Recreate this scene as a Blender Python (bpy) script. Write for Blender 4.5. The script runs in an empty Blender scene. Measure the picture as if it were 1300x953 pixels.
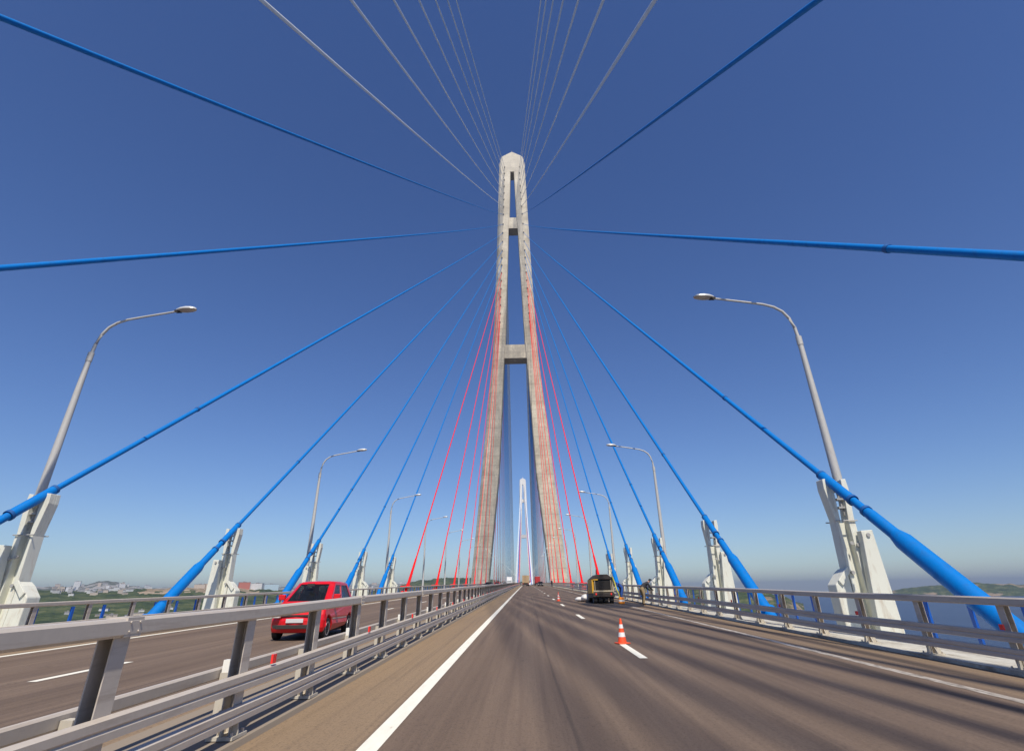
import bpy, math, random
from mathutils import Vector, Matrix, noise
random.seed(7)
rad = math.radians
scene = bpy.context.scene
COL = scene.collection

# ------------------------------------------------------------------ numbers of the place
G0 = 0.0193                      # the deck climbs towards mid span
XC = -2.85                       # axis of the bridge
D1 = 249.8                       # near tower
D2 = D1 + 1104.0                 # far tower
SEA = -70.0
def zd(y):
    return G0 * y - (G0 / 3200.0 * y * y if y > 0 else 0.0)
def interp(x, xs, ys):
    if x <= xs[0]: return ys[0]
    for a, b, c, d in zip(xs, xs[1:], ys, ys[1:]):
        if x <= b: return c + (d - c) * (x - a) / (b - a)
    return ys[-1]
def sstep(t):
    t = max(0.0, min(1.0, t)); return t * t * (3 - 2 * t)
Y_BACK, Y_END = -125.0, 1460.0
def ys_list(y0, y1):
    out = []; y = y0
    while y < y1:
        out.append(y); y += 4 if -10 < y < 80 else (12 if y < 300 else 30)
    out.append(y1); return out
ORD = ('first second third fourth fifth sixth seventh eighth ninth tenth eleventh twelfth thirteenth fourteenth '
       'fifteenth sixteenth seventeenth eighteenth nineteenth twentieth').split()

# ------------------------------------------------------------------ mesh helpers
class MB:
    def __init__(self): self.v = []; self.f = []; self.m = []; self.mi = 0
    def add(self, vs, fs):
        n = len(self.v); self.v += [tuple(p) for p in vs]
        for f in fs: self.f.append([n + i for i in f]); self.m.append(self.mi)
        return self
    def box(self, x0, x1, y0, y1, z0, z1):
        vs = [(x, y, z) for x in (x0, x1) for y in (y0, y1) for z in (z0, z1)]
        return self.add(vs, [(0,1,3,2),(4,6,7,5),(0,4,5,1),(2,3,7,6),(0,2,6,4),(1,5,7,3)])
    def cbox(self, c, s, M=None):
        x, y, z = s[0]/2, s[1]/2, s[2]/2
        vs = [Vector((a, b, d)) for a in (-x, x) for b in (-y, y) for d in (-z, z)]
        if M is not None: vs = [M @ p for p in vs]
        vs = [p + Vector(c) for p in vs]
        return self.add(vs, [(0,1,3,2),(4,6,7,5),(0,4,5,1),(2,3,7,6),(0,2,6,4),(1,5,7,3)])
    def tube(self, pts, rs, n=10, cap=True):
        pts = [Vector(p) for p in pts]
        if not isinstance(rs, (list, tuple)): rs = [rs] * len(pts)
        up = Vector((0, 0, 1)); vs = []; fs = []
        for i, p in enumerate(pts):
            t = (pts[min(i+1, len(pts)-1)] - pts[max(i-1, 0)])
            if t.length < 1e-9: t = pts[-1] - pts[0]
            t.normalize()
            a = t.cross(up if abs(t.z) < 0.98 else Vector((0, 1, 0))).normalized(); b = a.cross(t)
            for k in range(n):
                th = 2*math.pi*k/n
                vs.append(p + (a*math.cos(th) + b*math.sin(th)) * rs[i])
        for i in range(len(pts)-1):
            for k in range(n):
                k2 = (k+1) % n
                fs.append((i*n+k, i*n+k2, (i+1)*n+k2, (i+1)*n+k))
        if cap:
            fs.append(tuple(range(n-1, -1, -1))); o = (len(pts)-1)*n; fs.append(tuple(o+k for k in range(n)))
        return self.add(vs, fs)
    def lathe(self, prof, c=(0,0,0), axis='Z', n=20):
        # prof: (r, h)
        vs = []; fs = []
        for r, h in prof:
            for k in range(n):
                th = 2*math.pi*k/n; a, b = r*math.cos(th), r*math.sin(th)
                p = {'Z': (a, b, h), 'X': (h, a, b), 'Y': (a, h, b)}[axis]
                vs.append((p[0]+c[0], p[1]+c[1], p[2]+c[2]))
        m = len(prof)
        for i in range(m-1):
            for k in range(n):
                k2 = (k+1) % n; fs.append((i*n+k, i*n+k2, (i+1)*n+k2, (i+1)*n+k))
        fs.append(tuple(range(n-1, -1, -1))); fs.append(tuple((m-1)*n+k for k in range(n)))
        return self.add(vs, fs)
    def prism(self, poly, y0, y1, plane='XZ'):
        # poly of (a, b): XZ extruded along Y, YZ extruded along X, XY extruded along Z
        f = {'XZ': lambda a, b, h: (a, h, b), 'YZ': lambda a, b, h: (h, a, b), 'XY': lambda a, b, h: (a, b, h)}[plane]
        n = len(poly); vs = [f(a, b, y0) for a, b in poly] + [f(a, b, y1) for a, b in poly]
        fs = [tuple(range(n)), tuple(range(2*n-1, n-1, -1))] + [(i, i+n, (i+1) % n + n, (i+1) % n) for i in range(n)]
        return self.add(vs, fs)
    def sweep(self, prof, ys, closed=True, wob=0.0):
        # profile (x, z) carried along the deck
        n = len(prof); vs = []; fs = []
        for y in ys:
            wx = wob*noise.noise((y*.31, prof[0][0], 1.7)); wz = wob*noise.noise((y*.37, prof[0][0], 8.2))
            for x, z in prof: vs.append((x+wx, y, z + zd(y) + wz))
        for i in range(len(ys)-1):
            for k in range(n if closed else n-1):
                k2 = (k+1) % n; fs.append((i*n+k, (i+1)*n+k, (i+1)*n+k2, i*n+k2))
        if closed:
            fs.append(tuple(range(n))); o = (len(ys)-1)*n; fs.append(tuple(o+k for k in range(n-1, -1, -1)))
        return self.add(vs, fs)
    def mesh(self, name, mats, smooth=False, fix=True):
        me = bpy.data.meshes.new(name); me.from_pydata(self.v, [], self.f)
        if not isinstance(mats, (list, tuple)): mats = [mats]
        for m in mats: me.materials.append(m)
        if len(mats) > 1: me.polygons.foreach_set('material_index', self.m)
        me.update()
        if fix:
            import bmesh
            bm = bmesh.new(); bm.from_mesh(me); bmesh.ops.recalc_face_normals(bm, faces=bm.faces); bm.to_mesh(me); bm.free()
        if smooth:
            me.polygons.foreach_set('use_smooth', [True]*len(me.polygons))
            try: me.set_sharp_from_angle(angle=rad(40))
            except Exception: pass
        return me
    def obj(self, name, mats, parent=None, smooth=False, bevel=0, fix=True):
        return link(name, self.mesh(name, mats, smooth, fix), parent, bevel)
def link(name, me, parent=None, bevel=0):
    o = bpy.data.objects.new(name, me); COL.objects.link(o)
    if parent is not None: o.parent = parent
    if bevel:
        b = o.modifiers.new('bevel', 'BEVEL'); b.width = bevel; b.segments = 2; b.limit_method = 'ANGLE'; b.angle_limit = rad(35)
    return o
def tag(o, label=None, cat=None, group=None, kind=None):
    if label: o['label'] = label
    if cat: o['category'] = cat
    if group: o['group'] = group
    if kind: o['kind'] = kind
    return o
def empty(name, loc=(0,0,0), rz=0.0, **k):
    o = bpy.data.objects.new(name, None); COL.objects.link(o); o.location = loc; o.rotation_euler = (0, 0, rz)
    o.empty_display_size = 0.2
    return tag(o, **k)
def copy_thing(root, label, loc=None, rz=None, group=None):
    r = root.copy(); COL.objects.link(r); r['label'] = label
    if loc is not None: r.location = loc
    if rz is not None: r.rotation_euler = (0, 0, rz)
    if group: r['group'] = group
    for ch in list(root.children):
        c = ch.copy(); COL.objects.link(c); c.parent = r
        for g in list(ch.children):
            d = g.copy(); COL.objects.link(d); d.parent = c
    return r

# ------------------------------------------------------------------ materials
def srgb(r, g, b):
    f = lambda c: (c/255/12.92) if c/255 <= 0.04045 else ((c/255+0.055)/1.055)**2.4
    return (f(r), f(g), f(b), 1)
class Mat:
    def __init__(self, name, col=(0.5,0.5,0.5,1), rough=0.6, metal=0.0, spec=0.5):
        self.m = bpy.data.materials.new(name); self.m.use_nodes = True
        self.n = self.m.node_tree.nodes; self.l = self.m.node_tree.links
        self.b = self.n['Principled BSDF']
        self.b.inputs['Base Color'].default_value = col if len(col) == 4 else (*col, 1)
        self.b.inputs['Roughness'].default_value = rough; self.b.inputs['Metallic'].default_value = metal
        self.b.inputs['Specular IOR Level'].default_value = spec
        self.co = None
    def coord(self, scale=(1,1,1), kind='Object', loc=(0,0,0)):
        t = self.n.new('ShaderNodeTexCoord'); mp = self.n.new('ShaderNodeMapping')
        mp.inputs['Scale'].default_value = scale; mp.inputs['Location'].default_value = loc
        self.l.new(t.outputs[kind], mp.inputs['Vector']); return mp.outputs['Vector']
    def noise(self, vec, scale=5, detail=4, rough=0.6):
        t = self.n.new('ShaderNodeTexNoise'); t.inputs['Scale'].default_value = scale
        t.inputs['Detail'].default_value = detail; t.inputs['Roughness'].default_value = rough
        self.l.new(vec, t.inputs['Vector']); return t.outputs['Fac']
    def ramp(self, fac, stops):
        r = self.n.new('ShaderNodeValToRGB'); e = r.color_ramp.elements
        while len(e) < len(stops): e.new(0.5)
        for k, (p, c) in enumerate(stops):
            e[k].position = p; e[k].color = c if isinstance(c, tuple) and len(c) == 4 else ((c, c, c, 1) if not isinstance(c, tuple) else (*c, 1))
        self.l.new(fac, r.inputs['Fac']); return r.outputs['Color']
    def mix(self, fac, a, b, mode='MIX'):
        x = self.n.new('ShaderNodeMix'); x.data_type = 'RGBA'; x.blend_type = mode; x.clamp_result = False
        for s, v in ((x.inputs[0], fac), (x.inputs[6], a), (x.inputs[7], b)):
            if isinstance(v, (int, float)): s.default_value = v
            elif isinstance(v, tuple): s.default_value = v if len(v) == 4 else (*v, 1)
            else: self.l.new(v, s)
        return x.outputs[2]
    def math(self, op, a, b=0.0, c=None):
        x = self.n.new('ShaderNodeMath'); x.operation = op
        for i, v in enumerate((a, b, c)):
            if v is None: continue
            if isinstance(v, (int, float)): x.inputs[i].default_value = v
            else: self.l.new(v, x.inputs[i])
        return x.outputs[0]
    def sep(self, vec):
        s = self.n.new('ShaderNodeSeparateXYZ'); self.l.new(vec, s.inputs[0]); return s.outputs
    def color(self, c): self.l.new(c, self.b.inputs['Base Color']); return self
    def rough(self, c): self.l.new(c, self.b.inputs['Roughness']); return self
    def bump(self, h, strength=0.3, dist=0.02):
        b = self.n.new('ShaderNodeBump'); b.inputs['Strength'].default_value = strength; b.inputs['Distance'].default_value = dist
        self.l.new(h, b.inputs['Height']); self.l.new(b.outputs['Normal'], self.b.inputs['Normal']); return self

def painted(name, col, dirt=(0.12,0.10,0.08), rough=0.4, amount=0.35, scale=(1.5,1.5,0.5), metal=0.0, spec=0.5):
    M = Mat(name, col, rough, metal, spec); v = M.coord(scale)
    n1 = M.noise(v, 3.0, 6, 0.65); n2 = M.noise(M.coord((1,1,1)), 14, 3)
    f = M.ramp(n1, [(0.52, 0.0), (0.78, amount)])
    c = M.mix(f, (*col[:3], 1), (*dirt, 1))
    c2 = M.mix(M.ramp(n2, [(0.35, 0.0), (0.7, 0.16)]), c, tuple(x*0.6 for x in col[:3]) + (1,))
    M.color(c2); M.rough(M.ramp(n1, [(0.3, rough*0.8), (0.8, min(1, rough*1.5))])); return M.m

M_blue = painted('blue_cable_sheath', (0.0, 0.165, 0.52), (0.02, 0.07, 0.18), 0.5, 0.45, spec=0.25)
M_blue_rail = painted('blue_steel_paint', (0.006, 0.09, 0.42), (0.02, 0.04, 0.1), 0.45, 0.4)
M_red = painted('red_cable_sheath', (0.80, 0.012, 0.012), (0.4, 0.03, 0.03), 0.5, 0.25, spec=0.2)
M_white = painted('white_cable_sheath', (0.86, 0.85, 0.82), (0.6, 0.55, 0.48), 0.35, 0.2)
M_dim = painted('cable_band_rubber', (0.005, 0.09, 0.30), (0.02,0.02,0.03), 0.6)
M_galv = painted('galvanised_steel', (0.40, 0.39, 0.37), (0.16, 0.14, 0.12), 0.5, 0.45, (1,0.3,2), 0.2)
M_rail = painted('galvanised_guard_rail', (0.52, 0.465, 0.40), (0.27, 0.20, 0.15), 0.5, 0.6, (2, 0.35, 4), 0.1)
M_pole = painted('galvanised_lamp_pole', (0.50, 0.49, 0.46), (0.26, 0.22, 0.18), 0.55, 0.5, (3,3,0.5), 0.1)
M_black = Mat('black_rubber', (0.02,0.02,0.022), 0.75).m
M_dark = Mat('dark_hollow_steel', (0.03,0.026,0.024), 0.7).m
M_tyre = painted('tyre_rubber', (0.022,0.021,0.02), (0.08,0.07,0.06), 0.8, 0.5)
M_reflector = Mat('red_reflector', (0.85, 0.035, 0.03), 0.25).m
M_reflw = Mat('white_reflector_cap', (0.8, 0.78, 0.7), 0.4).m
M_line = None

# cream paint with rust runs
M = Mat('cream_painted_steel', (0.66,0.66,0.58,1), 0.5)
v = M.coord((2.2,2.2,0.5)); n1 = M.noise(v, 2.2, 7, 0.7); n2 = M.noise(M.coord((1,1,1)), 9, 4)
c = M.mix(M.ramp(n1, [(0.53,0.0),(0.76,0.7)]), (0.66,0.66,0.57,1), (0.36,0.25,0.15,1))
c = M.mix(M.ramp(n2, [(0.62,0.0),(0.75,0.35)]), c, (0.42,0.40,0.34,1))
M.color(c).bump(n2, 0.15, 0.01); M_cream = M.m

# concrete of the towers
M = Mat('tower_concrete', (0.45,0.42,0.37,1), 0.85)
t = M.n.new('ShaderNodeTexCoord'); xyz = M.sep(t.outputs['Object'])
vs_ = M.coord((0.10,0.10,0.012)); runs = M.noise(vs_, 5.0, 6, 0.7)
blot = M.noise(M.coord((1,1,1)), 0.16, 6, 0.65)
fine = M.noise(M.coord((1,1,1)), 1.1, 4, 0.7)
lift = M.math('FRACT', M.math('DIVIDE', xyz[2], 4.5))
joint = M.math('LESS_THAN', M.math('ABSOLUTE', M.math('SUBTRACT', lift, 0.5)), 0.035)
liftid = M.math('FLOOR', M.math('DIVIDE', M.math('ADD', xyz[2], 2.25), 4.5))
wn = M.n.new('ShaderNodeTexWhiteNoise'); wn.noise_dimensions = '1D'; M.l.new(liftid, wn.inputs['W'])
vert = M.math('LESS_THAN', M.math('ABSOLUTE', M.math('SUBTRACT', M.math('FRACT', M.math('DIVIDE', xyz[0], 2.4)), 0.5)), 0.03)
c = M.mix(M.ramp(blot, [(0.34,0.0),(0.66,1.0)]), (0.40,0.345,0.25,1), (0.74,0.655,0.49,1))
c = M.mix(M.ramp(runs, [(0.45,0.0),(0.72,0.6)]), c, (0.30,0.265,0.215,1))
c = M.mix(M.math('MULTIPLY', wn.outputs['Value'], 0.32), c, (0.68,0.61,0.49,1))
c = M.mix(M.ramp(fine, [(0.3,0.35),(0.62,0.0)]), c, (0.20,0.18,0.15,1))
c = M.mix(M.math('MULTIPLY', joint, 0.30), c, (0.17,0.15,0.125,1))
c = M.mix(M.math('MULTIPLY', vert, 0.10), c, (0.2,0.18,0.15,1))
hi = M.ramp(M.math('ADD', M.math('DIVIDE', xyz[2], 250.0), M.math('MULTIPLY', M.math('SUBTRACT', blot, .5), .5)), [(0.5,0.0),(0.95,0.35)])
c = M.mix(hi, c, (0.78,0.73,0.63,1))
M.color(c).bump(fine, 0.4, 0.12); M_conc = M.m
M = Mat('recess_concrete_dark', (0.10,0.09,0.08,1), 0.9); M_recess = M.m
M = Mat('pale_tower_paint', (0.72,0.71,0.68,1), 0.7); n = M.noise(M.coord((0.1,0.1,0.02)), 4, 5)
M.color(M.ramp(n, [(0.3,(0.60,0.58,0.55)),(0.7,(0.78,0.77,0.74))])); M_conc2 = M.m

# asphalt: streaks along the bridge, tan dusty strip by the median, dark stripes by the right kerb with guard rail shade painted in
M = Mat('worn_asphalt', (0.07,0.06,0.05,1), 0.85)
t = M.n.new('ShaderNodeTexCoord'); P = M.sep(t.outputs['Object'])
streak = M.noise(M.coord((1.6,0.035,1)), 2.2, 6, 0.6)
grain = M.noise(M.coord((1,0.55,1)), 40, 5, 0.8)
patch = M.noise(M.coord((0.5,0.12,1)), 0.9, 5, 0.6)
wob = M.math('MULTIPLY', M.math('SUBTRACT', M.noise(M.coord((1,0.05,1)), 1.3, 4), 0.5), 0.35)
X = M.math('ADD', P[0], wob)
c = M.mix(M.ramp(streak, [(0.34,0.0),(0.66,1.0)]), (0.112,0.076,0.053,1), (0.188,0.132,0.090,1))
def band(x0, x1, soft):
    a = M.math('SMOOTH_MIN', 1.0, 1.0, 0.0)
    mr1 = M.n.new('ShaderNodeMapRange'); mr1.interpolation_type = 'SMOOTHSTEP'; M.l.new(X, mr1.inputs['Value'])
    mr1.inputs['From Min'].default_value = x0-soft; mr1.inputs['From Max'].default_value = x0+soft
    mr2 = M.n.new('ShaderNodeMapRange'); mr2.interpolation_type = 'SMOOTHSTEP'; M.l.new(X, mr2.inputs['Value'])
    mr2.inputs['From Min'].default_value = x1-soft; mr2.inputs['From Max'].default_value = x1+soft
    return M.math('SUBTRACT', mr1.outputs['Result'], mr2.outputs['Result'])
dust = (0.285,0.20,0.115,1)
c = M.mix(M.math('MULTIPLY', band(-4.4, -1.62, 0.06), 0.85), c, dust)
c = M.mix(M.math('MULTIPLY', band(6.15, 6.55, 0.12), 0.45), c, dust)
c = M.mix(M.math('MULTIPLY', band(7.0, 7.6, 0.08), 0.55), c, dust)
c = M.mix(M.math('MULTIPLY', band(-13.8, -12.3, 0.08), 0.8), c, dust)
# wheel tracks darker, between them a lighter crown
for x in (-0.75, 0.95, 3.25, 5.0, -5.3, -6.9, -9.3, -11.0):
    c = M.mix(M.math('MULTIPLY', band(x-0.32, x+0.32, 0.22), 0.28), c, (0.090,0.058,0.036,1))
for x in (6.75, 5.55):  # long dark stripes; the one by the kerb paints in the guard rail's shadow
    c = M.mix(M.math('MULTIPLY', band(x-0.1, x+0.13, 0.06), 0.75), c, (0.024,0.017,0.014,1))
seam = M.noise(M.coord((7,0.05,1)), 1.6, 5, 0.7)
c = M.mix(M.ramp(seam, [(0.36,0.3),(0.50,0.0)]), c, (0.075,0.050,0.036,1))
c = M.mix(M.ramp(seam, [(0.58,0.0),(0.72,0.2)]), c, (0.28,0.21,0.15,1))
spot = M.noise(M.coord((0.9,0.35,1)), 2.3, 5, 0.7)
c = M.mix(M.ramp(spot, [(0.66,0.0),(0.74,0.45)]), c, (0.05,0.036,0.028,1))
for x in (0.46, -6.15): c = M.mix(M.math('MULTIPLY', band(x-0.02, x+0.02, 0.012), 0.5), c, (0.035,0.026,0.022,1))
c = M.mix(M.ramp(patch, [(0.42,0.0),(0.75,0.45)]), c, (0.185,0.13,0.085,1))
c = M.mix(M.ramp(grain, [(0.30,0.6),(0.5,0.0)]), c, (0.030,0.022,0.017,1))
c = M.mix(M.ramp(grain, [(0.6,0.0),(0.8,0.35)]), c, (0.24,0.20,0.165,1))
M.color(c).bump(grain, 0.5, 0.012); M_asph = M.m

M = Mat('road_paint', (0.78,0.76,0.68,1), 0.7); n = M.noise(M.coord((1,0.3,1)), 9, 6, 0.75)
M.color(M.ramp(n, [(0.24,(0.40,0.35,0.27)),(0.36,(0.74,0.71,0.60)),(0.7,(0.82,0.80,0.69))])); M_line = M.m
M = Mat('faded_road_paint', (0.35,0.32,0.28,1), 0.75); n = M.noise(M.coord((1,0.25,1)), 8, 6, 0.75)
M.color(M.ramp(n, [(0.36,(0.13,0.105,0.085)),(0.52,(0.38,0.34,0.29)),(0.75,(0.60,0.56,0.50))])); M_fline = M.m
M = Mat('fresh_asphalt', (0.022,0.018,0.016,1), 0.7); n = M.noise(M.coord(), 6, 5)
M.color(M.ramp(n, [(0.3,(0.014,0.011,0.010)),(0.7,(0.05,0.040,0.034))])); M_fresh = M.m

# water
M = Mat('sea_water', (0.012,0.030,0.062,1), 0.3, 0, 0.16)
n = M.noise(M.coord((0.05,0.09,1)), 1.0, 9, 0.72); n2 = M.noise(M.coord((0.0012,0.0035,1)), 1.0, 4)
M.color(M.ramp(n2, [(0.35,(0.022,0.034,0.075)),(0.7,(0.034,0.050,0.095))])).bump(n, 1.0, 2.2); M_sea = M.m

def terrain_mat(name, greens, bare, thr=0.62, scale=1.0):
    M = Mat(name, greens[0], 0.95, 0, 0.15)
    n = M.noise(M.coord((0.009*scale,)*3), 1.0, 10, 0.80); n2 = M.noise(M.coord((0.0022*scale,)*3), 1.0, 6, 0.6)
    n3 = M.noise(M.coord((0.05,)*3), 1.0, 4, 0.8)
    c = M.ramp(n, [(0.38,greens[0]),(0.50,greens[1]),(0.64,greens[2])])
    c = M.mix(M.ramp(n2, [(thr,0.0),(thr+0.06,1.0)]), c, bare)
    c = M.mix(M.ramp(n3, [(0.3,0.5),(0.5,0.0)]), c, (0.012,0.018,0.010,1))
    M.color(c).bump(n3, 0.8, 12); return M.m
GR = [(0.016,0.030,0.010,1),(0.055,0.080,0.024,1),(0.16,0.16,0.065,1)]
M_wood = terrain_mat('wooded_hillside', GR, (0.30,0.23,0.15,1), 0.66)
M_bare = terrain_mat('bare_earth_ridge', [(0.20,0.15,0.09,1),(0.34,0.26,0.17,1),(0.10,0.10,0.05,1)], (0.42,0.33,0.23,1), 0.5)
M_town = terrain_mat('town_hillside', [(0.05,0.07,0.04,1),(0.11,0.12,0.09,1),(0.28,0.27,0.25,1)], (0.36,0.35,0.33,1), 0.5, 2.2)
M_cliff = terrain_mat('cliff_coast', GR, (0.30,0.23,0.155,1), 0.53, 1.6)

# ------------------------------------------------------------------ camera
pit, roll, yaw = 0.4476, -0.0153, -0.0180
H = 1.4151
F = Vector((math.sin(yaw)*math.cos(pit), math.cos(yaw)*math.cos(pit), math.sin(pit)))
R0 = Vector((math.cos(yaw), -math.sin(yaw), 0)); U0 = R0.cross(F)
R = R0*math.cos(roll) + U0*math.sin(roll); U = -R0*math.sin(roll) + U0*math.cos(roll)
cd = bpy.data.cameras.new('camera'); cam = bpy.data.objects.new('camera', cd); COL.objects.link(cam)
mw = Matrix((R, U, -F)).transposed().to_4x4(); mw.translation = Vector((0, 0, H)); cam.matrix_world = mw
cd.sensor_width = 36; cd.lens = 668.73/1300*36; cd.shift_y = -44.5/1300; cd.clip_start = 0.05; cd.clip_end = 60000
scene.camera = cam

# ------------------------------------------------------------------ light
SUN = Vector((0.13, -0.56, 0.82)).normalized()
el = math.asin(SUN.z); az = math.atan2(SUN.x, SUN.y)
w = bpy.data.worlds.new('World'); scene.world = w; w.use_nodes = True
wn_ = w.node_tree.nodes; wl = w.node_tree.links; bg = wn_['Background']
sky = wn_.new('ShaderNodeTexSky'); sky.sky_type = 'NISHITA'; sky.sun_disc = False
sky.sun_elevation = el; sky.sun_rotation = az; sky.altitude = 100; sky.air_density = 1.0; sky.dust_density = 0.25; sky.ozone_density = 6.0
hs = wn_.new('ShaderNodeHueSaturation'); hs.inputs['Saturation'].default_value = 1.12; hs.inputs['Hue'].default_value = 0.512; wl.new(sky.outputs[0], hs.inputs['Color']); wl.new(hs.outputs[0], bg.inputs[0]); bg.inputs[1].default_value = 0.10
sd = bpy.data.lights.new('sun', 'SUN'); so = bpy.data.objects.new('sun', sd); COL.objects.link(so)
sd.energy = 4.6; sd.angle = rad(0.8); sd.color = (1.0, 0.92, 0.80)
so.rotation_euler = SUN.to_track_quat('Z', 'Y').to_euler(); so.location = (20, -60, 120)
scene.view_settings.view_transform = 'Standard'; scene.view_settings.look = 'None'
scene.view_settings.exposure = 0.2; scene.view_settings.gamma = 1

# ------------------------------------------------------------------ sea
mb = MB(); n = 96; vs = [(0, 0, SEA)]; rings = [400, 1500, 4000, 9000, 15150]
for r in rings:
    for k in range(n): vs.append((r*math.cos(2*math.pi*k/n), r*math.sin(2*math.pi*k/n), SEA))
fs = [(0, 1+k, 1+(k+1) % n) for k in range(n)]
for j in range(len(rings)-1):
    for k in range(n): fs.append((1+j*n+k, 1+(j+1)*n+k, 1+(j+1)*n+(k+1) % n, 1+j*n+(k+1) % n))
mb.add(vs, fs); tag(mb.obj('sea', M_sea, fix=False), kind='structure')

# ------------------------------------------------------------------ land
def land(name, az0, az1, prof, shore, crest, back, mat, namp=6, daz=0.12, nr=46, seed=0, bare=None, edge=1.2, steep=1.0):
    """prof: (azimuth deg, elevation deg of the crest seen from the deck)"""
    mb = MB(); A = [a for a, _ in prof]; E_ = [e for _, e in prof]
    na = int((az1-az0)/daz)+1; vs = []
    for i in range(na):
        a = az0 + (az1-az0)*i/(na-1); e = interp(a, A, E_)
        sh = shore(a) if callable(shore) else shore
        cr = crest(a) if callable(crest) else crest
        zc = H + cr*math.tan(rad(e)); fade = sstep(min(a-az0, az1-a)/edge)
        for j in range(nr):
            t = j/(nr-1)
            if t < 0.8:
                r = sh + (cr-sh)*(t/0.8); s = (t/0.8)
                z = SEA + (zc-SEA)*(1-(1-s)**steep if steep > 1 else s)*(0.6+0.4*sstep(s))
            else:
                r = cr + (back-cr)*((t-0.8)/0.2); z = SEA + (zc-SEA)*(1-0.75*sstep((t-0.8)/0.2))
            x, y = r*math.sin(rad(a)), r*math.cos(rad(a))
            k = r/3000.0
            d = noise.noise((x*0.004/k+seed, y*0.004/k, 0.3))*namp*2.0 + noise.noise((x*0.016/k+seed, y*0.016/k, 1.3))*namp*1.3 + noise.noise((x*0.06/k, y*0.06/k+seed, 2.3))*namp*0.7
            z = SEA + (z-SEA)*fade + d*min(1, s*3 if t < 0.8 else 1)*fade*k
            if j == 0: z = SEA-6
            vs.append((x, y, max(z, SEA-6)))
    fs = [(i*nr+j, (i+1)*nr+j, (i+1)*nr+j+1, i*nr+j+1) for i in range(na-1) for j in range(nr-1)]
    mb.add(vs, fs)
    mats = [mat]
    if bare:
        mats.append(M_bare); m = []
        for i in range(na-1):
            a = az0 + (az1-az0)*i/(na-1)
            for j in range(nr-1):
                q = noise.noise((i*0.09, j*0.4, 5.0))
                m.append(1 if (bare[0] < a+q*2 < bare[1] and 0.66+q*0.12 < j/(nr-1) < 0.86) else 0)
        mb.m = m
    o = mb.obj(name, mats, smooth=False, fix=False)
    me = o.data; me.polygons.foreach_set('use_smooth', [True]*len(me.polygons))
    tag(o, kind='structure'); return (o, az0, az1, na, nr, vs)
LB = land('hills', -64, -2, [(-64,.8),(-45,.72),(-40,.66),(-37,.62),(-33,.80),(-30,.93),(-27,.90),(-24,.72),(-20,.45),(-15,.42),(-10,.38),(-2,.3)],
     1150, 3100, 3900, M_wood, 5, seed=3, bare=(-34,-25.2))
LA = land('hills', -50, -28.5, [(-50,.95),(-41,.98),(-39,1.0),(-37.6,1.12),(-36.9,1.36),(-36.3,1.42),(-35.6,1.30),(-34.6,1.0),(-33,.84),(-30,.8),(-28.5,.7)],
     3900, 6300, 7600, M_town, 4, seed=9)
LC = land('hills', -27, -6, [(-27,.45),(-24,.62),(-21,.66),(-18,.80),(-16.5,1.02),(-15,1.12),(-13,1.0),(-11,1.05),(-8,.9),(-6,.8)],
     4200, 7600, 9000, M_town, 5, seed=21)
LD = land('hills', -14.5, 3.2, [(-14.5,.1),(-13,.45),(-11.5,.95),(-10,1.28),(-8.4,1.46),(-6.5,1.42),(-4.5,1.30),(-2,1.2),(1,1.0),(3.2,.8)],
     2500, 4100, 5200, M_wood, 6, seed=33)
LE = land('hills', 0.5, 24.9, [(0.5,.9),(4,.8),(8,.72),(12,.60),(15,.52),(17,.36),(20,.06),(22,-.25),(23.6,-.7),(24.9,-1.3)],
     lambda a: 2250, lambda a: 2900-30*max(0, a-10), 3700, M_cliff, 5, seed=45, edge=0.5, steep=2.4)
LF = land('hills', 30.4, 56, [(30.4,-.55),(31.5,-.26),(33,-.05),(35.3,.14),(36.4,.26),(37.5,.30),(39,.18),(40.5,.10),(43,.16),(48,.2),(56,.1)],
     6050, 6500, 7500, M_cliff, 4, seed=57, edge=0.9, steep=3.0)

def ground_at(L, a, t):
    o, a0, a1, na, nr, vs = L
    i = int(round((a-a0)/(a1-a0)*(na-1))); j = int(round(t*(nr-1)))
    return Vector(vs[i*nr+j])

# ------------------------------------------------------------------ town
def win_mat(name, wall, glass=(0.12,0.13,0.15,1), sx=0.28, sz=0.33):
    M = Mat(name, wall, 0.8); t = M.n.new('ShaderNodeTexCoord'); s = M.sep(t.outputs['Object'])
    u = M.math('FRACT', M.math('MULTIPLY', M.math('ADD', s[0], s[1]), sx)); z = M.math('FRACT', M.math('MULTIPLY', s[2], sz))
    f = M.math('MULTIPLY', M.math('GREATER_THAN', u, 0.5), M.math('GREATER_THAN', z, 0.5))
    M.color(M.mix(M.math('MULTIPLY', f, 0.65), (*wall[:3], 1), glass)); return M.m
W = [win_mat('white_block_wall', (0.66,0.66,0.65,1)), win_mat('beige_block_wall', (0.52,0.44,0.36,1)),
     win_mat('red_block_wall', (0.48,0.15,0.10,1)), win_mat('pale_blue_block_wall', (0.45,0.58,0.66,1)), win_mat('grey_block_wall', (0.40,0.40,0.40,1))]
M_roofg = Mat('flat_roof_felt', (0.25,0.24,0.23,1), 0.9).m
bcache = {}
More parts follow.
